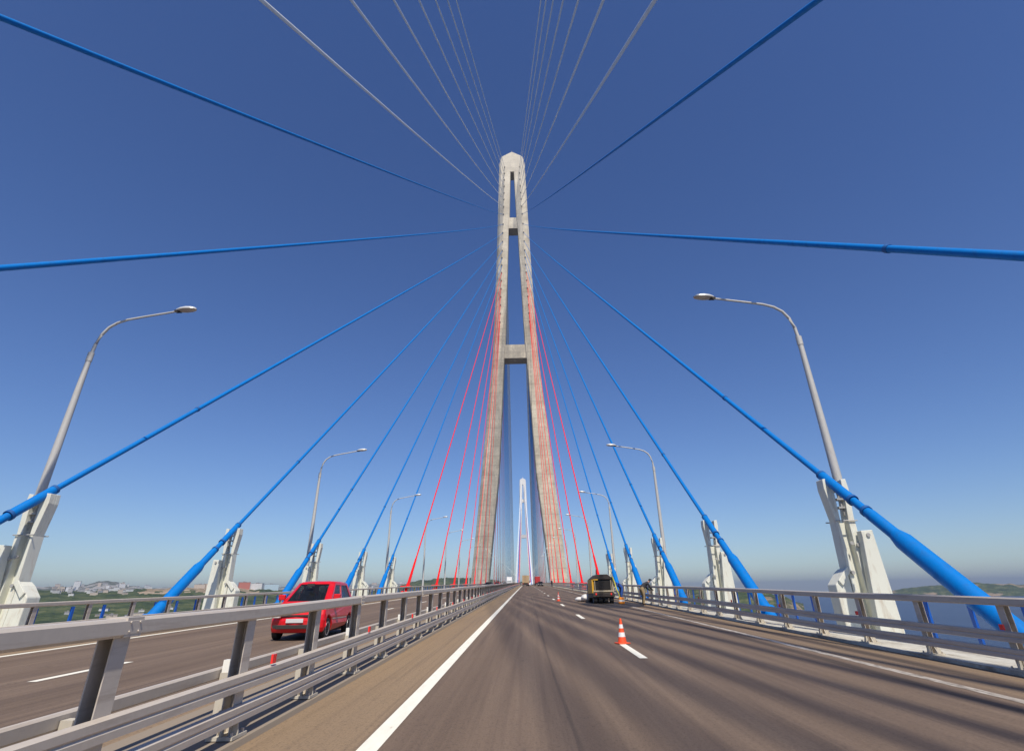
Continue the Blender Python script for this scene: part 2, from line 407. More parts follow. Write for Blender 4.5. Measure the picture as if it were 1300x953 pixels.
def building(L, a, t, w_, d_, h_, m, label, group=None, rz=None, sink=4):
    key = (w_, d_, h_, m)
    p = ground_at(L, a, t)
    if key not in bcache:
        b = MB().box(-w_/2, w_/2, -d_/2, d_/2, -sink, h_)
        mw_ = b.mesh('wall', W[m])
        r = MB(); r.box(-w_/2-.4, w_/2+.4, -d_/2-.4, d_/2+.4, h_, h_+1.2); r.box(-w_*.15, w_*.1, -d_*.2, d_*.25, h_+1.2, h_+4)
        bcache[key] = (mw_, r.mesh('roof', M_roofg))
    root = empty('apartment_building', p, rad(-a)+random.uniform(-.5, .5) if rz is None else rz, label=label, cat='building')
    if group: root['group'] = group
    link('wall', bcache[key][0], root); link('roof', bcache[key][1], root)
building(LA, -38.25, .66, 42, 22, 62, 0, 'white tower block standing tallest in the town beside the first cream cable support')
building(LA, -38.6, .60, 60, 22, 38, 0, 'wide white slab block just in front of the tallest tower block')
building(LB, -26.15, .80, 50, 22, 27, 2, 'red and brown apartment block on the ridge right of the second cream cable support')
building(LB, -25.1, .80, 55, 22, 27, 0, 'white apartment block between the red block and the pale blue block on the ridge')
building(LB, -23.9, .81, 64, 22, 24, 3, 'long pale blue block on the ridge, right end of the row of blocks')
for k, (a, h) in enumerate([(-29.6, 15), (-28.9, 18), (-28.2, 16)]):
    building(LB, a, .80, 46, 20, h, 1, 'beige low block on the bare earth ridge beside the second cable support', 'beige blocks on the earth ridge')
for k in range(84):
    a = random.gauss(-36.0, 2.1); a = max(-40, min(-31.5, a)); t = random.uniform(.36, .70) if abs(a+36.5) < 1.3 else random.uniform(.40, .78)
    building(LA, a, t, random.choice((13, 22, 36)), 14, random.choice((9, 13, 20, 28)), random.choice((0,0,0,1,4)), 'small pale block among the houses on the hazy town hillside', 'houses on the hazy town hill')
for k in range(24):
    a = random.uniform(-40, -34.5); building(LB, a, random.uniform(.66, .80), random.choice((16, 26)), 12, random.choice((6, 9, 14)), random.choice((0,0,1,4)), 'low white building at the edge of the green slope below the town', 'low buildings below the town')
for k in range(64):
    a = random.uniform(-23, -8.5); building(LC, a, random.uniform(.45, .8), random.choice((20, 32, 60)), 18, random.choice((12, 20, 34)), random.choice((0,0,0,1,4)), 'pale block in the far hazy city behind the red stay cables', 'blocks of the far hazy city')
for k in range(16):
    a = random.choice((random.uniform(-40, -30), random.uniform(-37, -33))); building(LB, a, random.uniform(.14, .42), random.choice((14, 24)), 10, random.choice((4, 6)), random.choice((0,1,1,4)), 'low beige shed near the shore, seen under the outer guard rail', 'low sheds near the shore')

# ------------------------------------------------------------------ deck, road, markings
YS = ys_list(Y_BACK, Y_END)
HW = 10.75
prof = [(XC-HW-.0,-.02),(XC-HW-.55,-.02),(XC-HW-.60,-.75),(XC-14.1,-.85),(XC-14.3,-1.2),(XC-10.5,-3.6),(XC+10.5,-3.6),(XC+14.3,-1.2),(XC+14.1,-.85),(XC+HW+.60,-.75),(XC+HW+.55,-.02),(XC+HW,-.02)]
tag(MB().sweep(prof, YS).obj('bridge_deck', M_cream), kind='structure')
tag(MB().sweep([(XC-10.5,0),(XC+10.45,0)], YS, closed=False).obj('road', M_asph, fix=False), kind='structure')
for x, w_, m in [(-1.52,.20,M_line),(-4.35,.15,M_fline),(-12.15,.18,M_line)]:
    tag(MB().sweep([(x-w_/2,.004),(x+w_/2,.004)], YS, closed=False).obj('lane_marking', m, fix=False), kind='structure')
tag(MB().sweep([(5.9,.004),(6.06,.004)], YS, closed=False).obj('lane_marking', M_fline, fix=False), kind='structure')
def dashes(x, y0, step, ln, w_):
    mb = MB(); y = y0
    while y < 700:
        mb.sweep([(x-w_/2,.004),(x+w_/2,.004)], [y, y+ln], closed=False); y += step
    tag(mb.obj('lane_marking', M_line, fix=False), kind='structure')
dashes(2.28, 12.1-12*3, 12, 2.9, .16); dashes(-8.3, 10.2-24, 12, 2.4, .16)
M = Mat('dusty_ledge_paint', (0.5,0.48,0.42,1), .7); n = M.noise(M.coord((2.5,0.5,1)), 1.6, 7, .75); n2 = M.noise(M.coord((1,1,1)), 11, 4)
c = M.ramp(n, [(.34,(.22,.185,.14)),(.50,(.47,.45,.38)),(.7,(.60,.58,.51))]); c = M.mix(M.ramp(n2, [(.55,0.),(.75,.5)]), c, (.2,.16,.12,1)); M.color(c); M_ledge = M.m
# kerbs at the guard rails and the raised median strip
for a, b, h in [(XC+10.28, XC+11.30, .06), (XC-11.30, XC-10.45, .06)]:
    tag(MB().sweep([(a,-.05),(a,h),(b,h),(b,-.05)], YS).obj('kerb', M_ledge), kind='structure')
tag(MB().sweep([(-4.05,-.01),(-4.02,.05),(-2.82,.05),(-2.80,-.01)], YS).obj('median_strip', Mat('median_concrete', (0.25,0.205,0.155,1), .9).m), kind='structure')
# fresh asphalt around the machine
mb = MB(); pts = []
for k in range(28):
    th = 2*math.pi*k/28; r = 1+0.25*noise.noise((math.cos(th)*2, math.sin(th)*2, 0))
    pts.append((5.6+2.1*r*math.cos(th) if math.cos(th) < 0 else 5.6+1.6*math.cos(th), 37.5+4.8*r*math.sin(th)))
mb.add([(x, y, zd(y)+.008) for x, y in pts], [tuple(range(28))])
tag(mb.obj('road_patch', M_fresh, fix=False), kind='structure')
# expansion joint at the tower
tag(MB().sweep([(XC-10.4,.006),(XC+10.4,.006)], [231, 231.5], closed=False).obj('road_joint', M_dark, fix=False), kind='structure')

# ------------------------------------------------------------------ towers
Z_OUT = ([-75,0,48,109,162,198,240,246], [27.5,21.3,17.0,11.8,9.9,8.95,7.95,7.0])
Z_IN = ([-75,0,48,107,114.7,184,190,198,233.2], [18.3,13.7,8.8,5.8,5.1,2.85,2.65,2.1,1.05])
z_out = lambda z: interp(z, *Z_OUT); z_in = lambda z: interp(z, *Z_IN)
depth = lambda z: interp(z, [-75,0,110,250], [15,12.5,9,7.6])
def leg_mesh(s, mat):
    mb = MB(); zs = [-75,-40,0,24,48,78,107,114.7,138,162,184,190,198,216,233.2]; vs = []
    n = 8
    for z in zs:
        a, b, d = z_in(z), z_out(z), depth(z); c = min(1.3, (b-a)*.17)
        ring = [(a,0.35),(a+.35,0),(b-c,0),(b,c*1.1),(b,d-c*1.1),(b-c,d),(a+.35,d),(a,d-.35)]
        vs += [(s*x, y, z) for x, y in ring]
    fs = [(i*n+k, i*n+(k+1) % n, (i+1)*n+(k+1) % n, (i+1)*n+k) for i in range(len(zs)-1) for k in range(n)]
    fs += [tuple(range(n)), tuple((len(zs)-1)*n+k for k in range(n-1,-1,-1))]
    return mb.add(vs, fs).mesh('leg', mat)
def cap_mesh(mat):
    mb = MB(); vs = []; n = 8; zs = [233.2,240,243.5,246,249.3]
    for z in zs:
        b = interp(z, [233.2,240,246,249.3], [8.1,7.95,6.9,.8]); d = 7.8; c = 1.1 if z < 249 else .3
        y0 = 0; y1 = d
        ring = [(-b,y0+c),(-b+c,y0),(b-c,y0),(b,y0+c),(b,y1-c),(b-c,y1),(-b+c,y1),(-b,y1-c)]
        vs += [(x, y, z) for x, y in ring]
    fs = [(i*n+k, i*n+(k+1) % n, (i+1)*n+(k+1) % n, (i+1)*n+k) for i in range(len(zs)-1) for k in range(n)]
    fs += [tuple(range(n)), tuple((len(zs)-1)*n+k for k in range(n-1,-1,-1))]
    mb.add(vs, fs); mb.box(-.12,.12,3.7,3.9,249.3,254); return mb.mesh('cap', mat)
def beam_mesh(z0, z1, mat):
    e = .25
    return MB().add([(sx*(z_in(z)+e), y, z) for z in (z0, z1) for sx, y in ((-1,.5),(1,.5),(1,depth(z)-.5),(-1,depth(z)-.5))],
        [(0,1,2,3),(7,6,5,4),(0,4,5,1),(1,5,6,2),(2,6,7,3),(3,7,4,0)]).mesh('cross_beam', mat)
half_c = lambda z: (z_out(z)*1.02+z_in(z)*.98)/2
HT = [159-5.2*(6-i) for i in range(7)] + [164,169,174,180.3,186.5,192.8,200] + [205.8,211.3,216.4,221.6,226.7,231.9,237]
def cable_top(n):          # n runs from -8 (rearmost white cable) to 12 (last red one)
    return HT[12-n]
Z0T = zd(D1)
tower = empty('bridge_tower', (XC, D1, Z0T), label='tall weathered concrete bridge tower standing over the road, nearer of the two', cat='bridge tower', group='bridge towers')
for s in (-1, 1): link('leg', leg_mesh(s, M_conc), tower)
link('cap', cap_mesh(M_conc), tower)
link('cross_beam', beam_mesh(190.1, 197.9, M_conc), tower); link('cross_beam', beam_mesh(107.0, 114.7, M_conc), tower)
MB().box(-z_in(-9)-1, z_in(-9)+1, 1, 11, -13.0, -5.5).obj('deck_beam', M_conc, tower)
sock = MB().box(-.32,.32,-.16,.3,-.5,.5); 
sock_me = sock.mesh('cable_socket', M_recess)
for s in (-1, 1):
    for n in range(-8, 13):
        z = cable_top(n); o = link('cable_socket', sock_me, tower); o.location = (s*half_c(z), .0, z)
t2 = empty('bridge_tower', (XC, D2, zd(D2)), label='hazy pale bridge tower far down the road, seen between the legs of the nearer one', cat='bridge tower', group='bridge towers')
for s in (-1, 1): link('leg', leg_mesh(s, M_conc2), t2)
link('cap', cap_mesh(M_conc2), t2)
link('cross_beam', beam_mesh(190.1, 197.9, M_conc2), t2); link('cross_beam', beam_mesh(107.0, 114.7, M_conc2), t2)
# ------------------------------------------------------------------ stay cables
XA = {1: 9.77, -1: -15.68}
SIDE = {1: 'sea', -1: 'city'}
SAG = 0.147e-4
def cable_pt(A, B, t, L):
    p = A.lerp(B, t); p.z -= 4*SAG*L*L*t*(1-t); return p
M_of = {'blue': M_blue, 'red': M_red, 'white': M_white}
def rel_pts(A, B, zlo, zhi, k=2):
    """points on the cable between two heights above the road at its foot"""
    L = (B-A).xy.length; out = []
    d = cable_pt(A, B, .04, L) - A; d /= d.z
    for i in range(k): z = zlo + (zhi-zlo)*i/(k-1); out.append(A + d*z)
    return out
def stay(A, B, colour, label, group, detail=2):
    root = empty('stay_cable', A, label=label, cat='stay cable', group=group); O = Vector(A)
    L = (B-A).xy.length; m = M_of[colour]
    r = .095 if colour != 'white' else .13
    if detail == 0: r = .13
    ts = [0, .01, .02, .04, .08] + [i/16 for i in range(2, 17)] if detail else [0, .05, .2, .5, .8, 1]
    pts = [cable_pt(A, B, t, L) - O for t in ts]
    MB().tube(pts, r, 12 if detail == 2 else (8 if detail else 5)).obj('cable', m, root, smooth=True, fix=False)
    if detail == 0: return root
    q = lambda *zz: [rel_pts(A, B, z, z, 2)[0] - O for z in zz]
    if colour == 'red':
        MB().tube(q(-.8, 1.2, 1.25, 4.6, 4.8), [.26,.26,.20,.13,.09], 12).obj('anchor_pipe', m, root, smooth=True)
        b = MB(); b.cbox((0,-.3,-.15), (.75,1.1,1.3)); b.cbox((0,.4,1.02), (1.35,1.0,.16)); b.obj('anchor_box', m, root, bevel=.02)
    else:
        MB().tube(q(-.9, 2.25, 2.42), [.235,.235,.175], 20).obj('anchor_pipe', m, root, smooth=True)
        MB().tube(q(2.40, 3.02, 3.2, 3.55), [.160,.160,.118,.115], 18).obj('guide_pipe', m, root, smooth=True)
        MB().tube(q(3.50, 4.48, 4.56), [.145,.145,.10], 18).obj('damper_sleeve', m, root, smooth=True)
        for z in (3.12, 3.50, 4.46): MB().tube(q(z, z+.06), [.165 if z < 3.9 else .152]*2, 18).obj('clamp_band', M_dim, root, smooth=True)
        MB().tube(q(.05, .14), [.36,.36], 24).obj('flange', m, root, smooth=True)
        bx = MB(); bx.cbox((0,-.75,-.62), (.9,1.2,.5)); bx.obj('anchor_box', m, root, bevel=.02)
        MB().tube(q(9.2, 9.28), [.115,.115], 12).obj('cable_joint', M_dim, root, smooth=True)
    return root
cnt = {}
for s in (1, -1):
    for n in range(-8, 13):
        y = 11.76 + 12.33*(n-1) if n <= 5 else 75.2 + 24.7*(n-6)
        A = Vector((XA[s], y, zd(y))); zt = cable_top(n)
        B = Vector((XC + s*half_c(zt), D1+.1, Z0T+zt))
        colour = 'white' if n <= -2 else ('blue' if n <= 5 else 'red')
        k = cnt.get((s, colour), 0); cnt[(s, colour)] = k+1
        if colour == 'white':
            lab = f'white overhead stay cable, {SIDE[s]} side, {ORD[k]} down from the tower top'
        elif colour == 'blue':
            lab = f'blue stay cable, {SIDE[s]} side, {ORD[k]} down from the highest blue one'
        else:
            lab = f'red stay cable, {SIDE[s]} side, {ORD[k]} after the last blue one'
        stay(A, B, colour, lab, f'{colour} stay cables of the near span', 2 if n <= 7 else 1)
for s in (1, -1):
    for tw, dr in ((D1, 1), (D2, -1)):
        for k in range(21):
            y = tw + dr*(32+24.8*k); zt = HT[k]
            colour = 'red' if k < 7 else ('blue' if k < 14 else 'white')
            A = Vector((XA[s], y, zd(y)))
            yb = tw + (depth(zt) if dr > 0 else 0); B = Vector((XC + s*half_c(zt), yb, zd(tw)+zt))
            stay(A, B, colour, f'thin {colour} cable in the hazy veil beyond the tower leg, {SIDE[s]} side', f'{colour} main span cables on the {SIDE[s]} side', 0)

# ------------------------------------------------------------------ cream cable supports
def make_support(s):
    """outward = s"""
    c = 9.85
    X = lambda w: s*w
    mk = lambda poly: [(X(a), b) for a, b in poly]
    root = empty('cable_support', (0,0,0), cat='cable support', group='cream cable supports')
    b = MB()
    b.prism(mk([(-.40,-.75),(-.40,1.5),(-.34,2.95),(-.28,2.95),(-.26,1.5),(-.26,-.75)]), -.22, .22)
    b.prism(mk([(-.02,-.75),(-.02,1.5),(0.0,2.95),(.20,2.95),(.14,1.5),(.14,-.75)]), -.24, .24)
    b.prism(mk([(-.27,-.75),(-.29,2.9),(.01,2.9),(-.01,-.75)]), .0, .10)
    b.obj('column', M_cream, root, bevel=.012)
    for poly in ([(-.34,2.9),(-.46,3.9),(-.44,4.2),(-.20,4.22),(-.17,4.0),(-.22,2.9)], [(.02,2.9),(.09,3.5),(.13,4.18),(.28,4.2),(.30,3.9),(.20,2.9)]):
        b = MB(); b.prism(mk(poly), -.20, -.05); b.prism(mk(poly), .05, .20); b.prism([(x*.999, z) for x, z in mk(poly)], -.05, .05)
        b.obj('prong', M_cream, root, bevel=.012)
    b = MB(); b.prism(mk([(-.12,-.75),(-.12,.25),(.10,2.42),(.10,2.62),(.44,2.64),(.50,.9),(.54,-.75)]), -.55, -.30); b.obj('fin', M_cream, root, bevel=.015)
    b = MB(); b.prism(mk([(-.88,-.75),(-.88,1.18),(-.60,1.50),(-.44,1.62),(-.42,-.75)]), -.26, .24); b.obj('stub', M_cream, root, bevel=.03)
    b = MB(); b.prism(mk([(-.80,1.30),(-.46,1.66),(-.36,1.56),(-.70,1.16)]), -.32, -.262); b.obj('stub_plate', M_cream, root, bevel=.01)
    b = MB(); b.tube([(X(-.42),-.28,2.94),(X(.24),-.28,2.94)], .018, 8); b.tube([(X(-.42),.28,2.94),(X(.24),.28,2.94)], .018, 8); b.obj('tie_rod', M_galv, root)
    for w_, z, y in ((.06,2.25,-.30),(.27,2.5,-.56),(-.1,2.3,-.26),(-.3,1.5,-.26)):
        MB().lathe([(.055,-.03),(.055,.03)], (X(w_), y, z), 'Y', 10).obj('bolt', M_galv, root)
    for z in (3.35, 3.6, 3.85): MB().box(min(X(-.12),X(.1)), max(X(-.12),X(.1)), -.14, .14, z-.03, z+.02).obj('bracket', M_galv, root)
    b = MB(); b.cbox((X(-.15), 0, -.70), (2.2, 1.1, .12)); b.obj('base_plate', M_cream, root)
    # damper rods up to the sleeve
    b = MB(); b.tube([(X(-.20),-.05,3.1),(X(-.20),-.02,4.0)], .03, 8); b.tube([(X(.05),-.05,3.1),(X(-.02),-.02,4.0)], .03, 8); b.obj('damper_rod', M_galv, root)
    return root
for s in (1, -1):
    first = None
    for n in range(1, 6):
        y = 11.76 + 12.33*(n-1) + 5.55
        loc = (s*9.85 if s > 0 else -15.68-.03, y, zd(y))
        lab = f'cream steel cable support, {SIDE[s]} side, {ORD[n-1]} of five down the bridge'
        if first is None: first = make_support(s); first.location = loc; first['label'] = lab
        else: copy_thing(first, lab, loc)

# ------------------------------------------------------------------ street lamps
def make_lamp(s):
    root = empty('street_lamp', (0,0,0), cat='street lamp')
    X = lambda w: s*w
    MB().tube([(0,0,-.75),(0,0,5),(0,0,9.45)], [.165,.135,.088], 14).obj('pole', M_pole, root, smooth=True)
    MB().tube([(0,0,9.2),(0,0,9.55)], [.105,.105], 14).obj('collar', M_pole, root, smooth=True)
    pts = [(0,9.4),(-.04,9.9),(-.14,10.3),(-.34,10.62),(-.62,10.82),(-1.0,10.95),(-1.6,11.06),(-2.85,11.27)]
    MB().tube([(X(a),0,b) for a, b in pts], [.062,.06,.055,.052,.05,.046,.042,.038], 10).obj('arm', M_pole, root, smooth=True)
    b = MB(); 
    def shell(zs, m, nm, mat):
        b = MB(); n = 14; vs = []; xs = [0,.06,.2,.4,.6,.74,.8]; hw = [.05,.10,.16,.19,.17,.11,.02]; ht = [.04,.08,.12,.14,.12,.08,.02]
        for x, h, t in zip(xs, hw, ht):
            for k in range(n+1):
                th = math.pi*k/n; vs.append((X(-2.8-x), h*math.cos(th), 11.30+x*.06 + zs*t*math.sin(th)*(1 if zs > 0 else .55)))
        fs = [(i*(n+1)+k, i*(n+1)+k+1, (i+1)*(n+1)+k+1, (i+1)*(n+1)+k) for i in range(len(xs)-1) for k in range(n)]
        b.add(vs, fs); return b.obj(nm, mat, root, smooth=True)
    shell(1, 0, 'lamp_head', M_head); shell(-1, 0, 'lens', M_lens)
    MB().box(min(X(-2.78),X(-3.0)), max(X(-2.78),X(-3.0)), -.09, .09, 11.24, 11.30).obj('lamp_bracket', M_dark, root)
    b = MB(); b.lathe([(.32,-.75),(.32,-.68)], (0,0,0), 'Z', 12); b.obj('base_flange', M_pole, root)
    return root
M_head = Mat('lamp_housing', (0.62,0.63,0.62,1), .35, .2).m
M_lens = Mat('lamp_lens', (0.42,0.36,0.30,1), .15).m
for s in (1, -1):
    first = None
    for k in range(50):
        y = 17.9 + 24.5*k
        if abs(y-D1-6) < 9: y = D1-4
        loc = (10.35 if s > 0 else -16.35, y, zd(y))
        if k < 14: lab = f'curved arm street lamp, {SIDE[s]} side of the bridge, {ORD[k]} down the row'; g = 'street lamps along the bridge'
        else: lab = f'tiny distant street lamp on the {SIDE[s]} side beyond the near tower'; g = f'distant street lamps on the {SIDE[s]} side'
        if first is None: first = make_lamp(s); first.location = loc; first['label'] = lab; first['group'] = g
        elif k < 16: copy_thing(first, lab, loc, group=g)
        else:
            if k == 16:
                far = empty('street_lamp', loc, label=lab, cat='street lamp', group=g)
                for c_ in first.children:
                    if c_.name.split('.')[0] in ('pole', 'arm', 'lamp_head'):
                        c = c_.copy(); COL.objects.link(c); c.parent = far
            else: copy_thing(far, lab, loc)

# ------------------------------------------------------------------ guard rails
RY = [y for y in YS if y > -14]
RY = [-14.0] + RY
def rail_prof(x, z0, z1, t, face):
    """box rail with a shallow lip; face = side that looks at the traffic"""
    a, b = x-t/2, x+t/2; m = (z0+z1)/2; e = .018
    return [(a,z0+e),(a+e,z0),(b-e,z0),(b,z0+e),(b,z1-e),(b-e,z1),(a+e,z1),(a,z1-e)]
def w_prof(x, z0, z1, t, f):
    """folded W beam, f=+1 bulges to +x"""
    h = z1-z0; q = [(0,0),(1,.07),(1,.40),(.78,.5),(1,.60),(1,.93),(0,1)]
    out = [(x+f*t*a, z0+h*b) for a, b in q]; back = [(x+f*(t*a-.012), z0+h*b) for a, b in reversed(q)]
    return out + back
def posts(root, mesh, x, y0, step, y1, name='post', limit=100):
    y = y0; k = 0; rest = []
    while y < y1:
        if k < limit:
            o = link(name, mesh, root); o.location = (x, y, zd(y))
        else: rest.append(y)
        k += 1; y += step
    if rest:
        me = mesh; V = [v.co.copy() for v in me.vertices]; Fs = [tuple(p.vertices) for p in me.polygons]; Mi = [p.material_index for p in me.polygons]
        b = MB()
        for y in rest:
            n = len(b.v); b.v += [(p.x+x, p.y+y, p.z+zd(y)) for p in V]; b.f += [[n+i for i in f] for f in Fs]; b.m += Mi
        o = b.obj(name, list(me.materials), root, fix=False); o['kind'] = 'stuff'
def channel_post(h, s, w_=.10, d=.14):
    """C channel open toward -Y, with base plate and gussets"""
    b = MB()
    b.mi = 0
    b.box(-w_/2, w_/2, d/2-.012, d/2, .06, h); b.box(-w_/2, -w_/2+.01, -d/2, d/2-.012, .06, h); b.box(w_/2-.01, w_/2, -d/2, d/2-.012, .06, h)
    b.mi = 1
    b.box(-.13, .13, -.15, .15, .055, .085)
    b.prism([(w_/2,.085),(w_/2,.30),(w_/2+.04,.28),(.13,.10),(.13,.085)], -.05, -.035); b.prism([(-w_/2,.085),(-w_/2,.30),(-w_/2-.04,.28),(-.13,.10),(-.13,.085)], -.05, -.035)
    b.prism([(-d/2,.085),(-d/2,.24),(-.14,.10),(-.14,.085)], -.01, .01, 'YZ')
    b.mi = 0
    for x, y in ((-.1,-.11),(.1,-.11),(-.1,.11),(.1,.11)): b.lathe([(.016,.085),(.016,.115)], (x,y,0), 'Z', 6)
    return b.mesh('post', [M_rail, M_plate])
M_plate = painted('dusty_base_plate', (0.50,0.46,0.38), (0.25,0.2,0.15), .7, .5)
# sea side guard rail
g = empty('guard_rail', (0,0,0), label='grey three-bar steel guard rail along the open sea side of the road', cat='guard rail')
MB().sweep(rail_prof(7.54, .955, 1.075, .12, -1), RY, wob=.022).obj('top_rail', M_rail, g)
MB().sweep(w_prof(7.49, .445, .60, .05, -1), RY, wob=.022).obj('middle_rail', M_rail, g)
MB().sweep(w_prof(7.49, .21, .365, .05, -1), RY, wob=.022).obj('lower_rail', M_rail, g)
pm = channel_post(.985, 1); posts(g, pm, 7.58, -12.4, 2.0, 620)
rf = MB().box(-.012,.012,-.04,.04,.61,.69).mesh('reflector', M_reflector); posts(g, rf, 7.46, 5.6, 4.0, 240, 'reflector', 60)
# city side guard rail
g = empty('guard_rail', (0,0,0), label='grey steel guard rail along the city side beyond the red car', cat='guard rail')
MB().sweep(rail_prof(-13.42, .96, 1.07, .10, 1), RY, wob=.022).obj('top_rail', M_rail, g)
MB().sweep(w_prof(-13.36, .40, .54, .05, 1), RY, wob=.022).obj('middle_rail', M_rail, g)
MB().sweep(w_prof(-13.36, .18, .32, .05, 1), RY, wob=.022).obj('lower_rail', M_rail, g)
posts(g, pm, -13.44, 3.8, 2.0, 620)
# median, near barrier
g = empty('median_barrier', (0,0,0), label='tall grey box-rail barrier on the median, nearest the camera', cat='guard rail')
MB().sweep(rail_prof(-2.98, 1.09, 1.21, .16, 1), RY, wob=.022).obj('top_rail', M_rail, g)
MB().sweep(w_prof(-2.92, .46, .61, .06, 1), RY, wob=.022).obj('middle_rail', M_rail, g)
MB().sweep(w_prof(-2.92, .19, .34, .06, 1), RY, wob=.022).obj('lower_rail', M_rail, g)
pm2 = channel_post(1.10, 1, .12, .17); posts(g, pm2, -2.99, -11.7, 2.0, 620)
sq = MB().box(-.012,.012,-.045,.045,.615,.705).mesh('reflector', M_reflector); posts(g, sq, -2.87, 6.85, 4.0, 260, 'reflector', 60)
# rail splices
sp = MB().box(-.083,.083,-.09,.09,1.086,1.213)
for y_ in (-.05, .05):
    for z_ in (1.12, 1.18): sp.lathe([(.009,.083),(.009,.093)], (0, y_, z_), 'X', 6)
sp = sp.mesh('splice', M_rail); posts(g, sp, -2.98, 4.35, 6.0, 200, 'splice')
# median, low far barrier
g = empty('median_barrier', (0,0,0), label='low single-beam barrier with white-capped posts behind the tall median barrier', cat='guard rail')
MB().sweep(rail_prof(-3.72, .40, .52, .07, -1), RY, wob=.022).obj('rail', M_rail, g)
posts(g, MB().box(-.05,.05,-.05,.05,.05,.47).mesh('post', M_plate), -3.63, 2.6, 2.38, 420)
posts(g, MB().box(-.04,.04,-.045,.045,.47,.60).mesh('reflector', M_reflw), -3.63, 2.6, 4.76, 300, 'reflector', 60)
# blue parapets at the deck edge
def blue_post():
    b = MB(); b.box(-.03,.03,-.06,.06,-.74,.80); b.box(-.12,.12,-.10,.10,-.745,-.70); b.box(-.028,.028,-.20,-.06,-.70,-.30); return b.mesh('post', M_blue_rail)
bp = blue_post()
for s, x, lab in ((1, 11.05, 'blue painted parapet rail at the deck edge, open sea side'), (-1, -16.75, 'blue painted parapet rail at the deck edge, city side')):
    g = empty('parapet_rail', (0,0,0), label=lab, cat='parapet')
    MB().sweep(rail_prof(x, .80 if s > 0 else .87, .86 if s > 0 else .93, .07, 1), RY, wob=.022).obj('top_rail', M_blue_rail, g)
    posts(g, bp, x, 2.2, 1.6, 420)
# pipe run on the ledge behind the sea side rail
tag(MB().sweep([(8.62+.09*math.cos(a), -.55+.09*math.sin(a)) for a in [k*math.pi/4 for k in range(8)]], RY).obj('drain_pipe', M_cream, smooth=True),
    'cream pipe running along the ledge behind the open sea side guard rail', 'pipe')

# ------------------------------------------------------------------ cones
M_or = painted('orange_cone_plastic', (0.85,0.09,0.02), (0.3,0.06,0.03), .45, .3)
M_wt = painted('white_cone_band', (0.75,0.75,0.73), (0.4,0.35,0.3), .45, .3)
def cone(loc, label):
    S = .73
    r = empty('traffic_cone', loc, .3, label=label, cat='traffic cone', group='traffic cones on the lane line')
    b = MB(); b.prism([(-.2*S,-.2*S),(.2*S,-.2*S),(.2*S,.2*S),(-.2*S,.2*S)], 0, .035*S, 'XY'); b.obj('base', M_or, r, bevel=.01)
    rr = lambda z: .145-(z-.035)*(.145-.028)/(.74-.035)
    for nm, z0, z1, m in (('body',.035,.20,M_or),('reflective_band',.20,.33,M_wt),('body',.33,.45,M_or),('reflective_band',.45,.565,M_wt),('body',.565,.74,M_or)):
        e = .003 if m is M_wt else 0
        b = MB(); b.lathe([((rr(z0)+e)*S,z0*S),((rr(z1)+e)*S,z1*S)], n=24); b.obj(nm, m, r, smooth=True)
    return r
cone((2.30,14.75,zd(14.75)+.004), 'orange and white striped traffic cone standing nearest, at the end of a lane dash')
cone((2.42,44.6,zd(44.6)+.004), 'orange and white traffic cone in front of the farthest one, beside the road machine')
cone((2.75,50.5,zd(50.5)+.004), 'orange and white traffic cone half hidden behind the middle one')

# ------------------------------------------------------------------ vehicles
def wheel(root, x, y, z, r, w_, side, rim_m, spokes=5):
    wl_ = empty('wheel', (x, y, z)); wl_.parent = root; del_ = None
    MB().lathe([(r*.62,-w_/2),(r*.94,-w_/2),(r,-w_*.36),(r,w_*.36),(r*.94,w_/2),(r*.62,w_/2)], axis='X', n=28).obj('tyre', M_tyre, wl_, smooth=True)
    b = MB(); b.lathe([(r*.12,side*w_*.5),(r*.12,side*w_*.42)], axis='X', n=12)
    for k in range(spokes):
        th = 2*math.pi*k/spokes+.3; c, s_ = math.cos(th), math.sin(th)
        b.add([(side*w_*(.48), c*a-s_*d*wd, s_*a+c*d*wd) for a, wd in ((r*.08,.045),(r*.62,.03)) for d in (-1,1)] + [(side*w_*(.40), c*a-s_*d*wd, s_*a+c*d*wd) for a, wd in ((r*.08,.045),(r*.62,.03)) for d in (-1,1)],
              [(0,1,3,2),(4,6,7,5),(0,2,6,4),(1,5,7,3)])
    ring = [(r*.55,side*w_*.51),(r*.64,side*w_*.53),(r*.66,side*w_*.40),(r*.55,side*w_*.38)]
    n = 24; vs = []
    for rr_, h in ring:
        for k in range(n): th = 2*math.pi*k/n; vs.append((h, rr_*math.cos(th), rr_*math.sin(th)))
    b.add(vs, [(i*n+k, i*n+(k+1) % n, ((i+1) % 4)*n+(k+1) % n, ((i+1) % 4)*n+k) for i in range(4) for k in range(n)])
    b.obj('rim', rim_m, wl_, smooth=False)
    MB().lathe([(r*.60,-.02),(r*.60,.02)], (0,0,0), 'X', 20).obj('brake_disc', M_dark, wl_)
M_carred = None
def car_paint(name, c):
    M = Mat(name, (*c, 1), .34, 0, .35); M.b.inputs['Coat Weight'].default_value = .35; M.b.inputs['Coat Roughness'].default_value = .08
    n = M.noise(M.coord(), 6, 4); M.color(M.mix(M.ramp(n, [(.5,0.),(.9,.25)]), (*c, 1), (.2,.16,.12,1))); return M.m
M_glass = Mat('car_glass', (0.018,0.020,0.022,1), .06, 0, .9).m
M_glass2 = Mat('car_side_glass', (0.06,0.07,0.09,1), .08, 0, .9).m
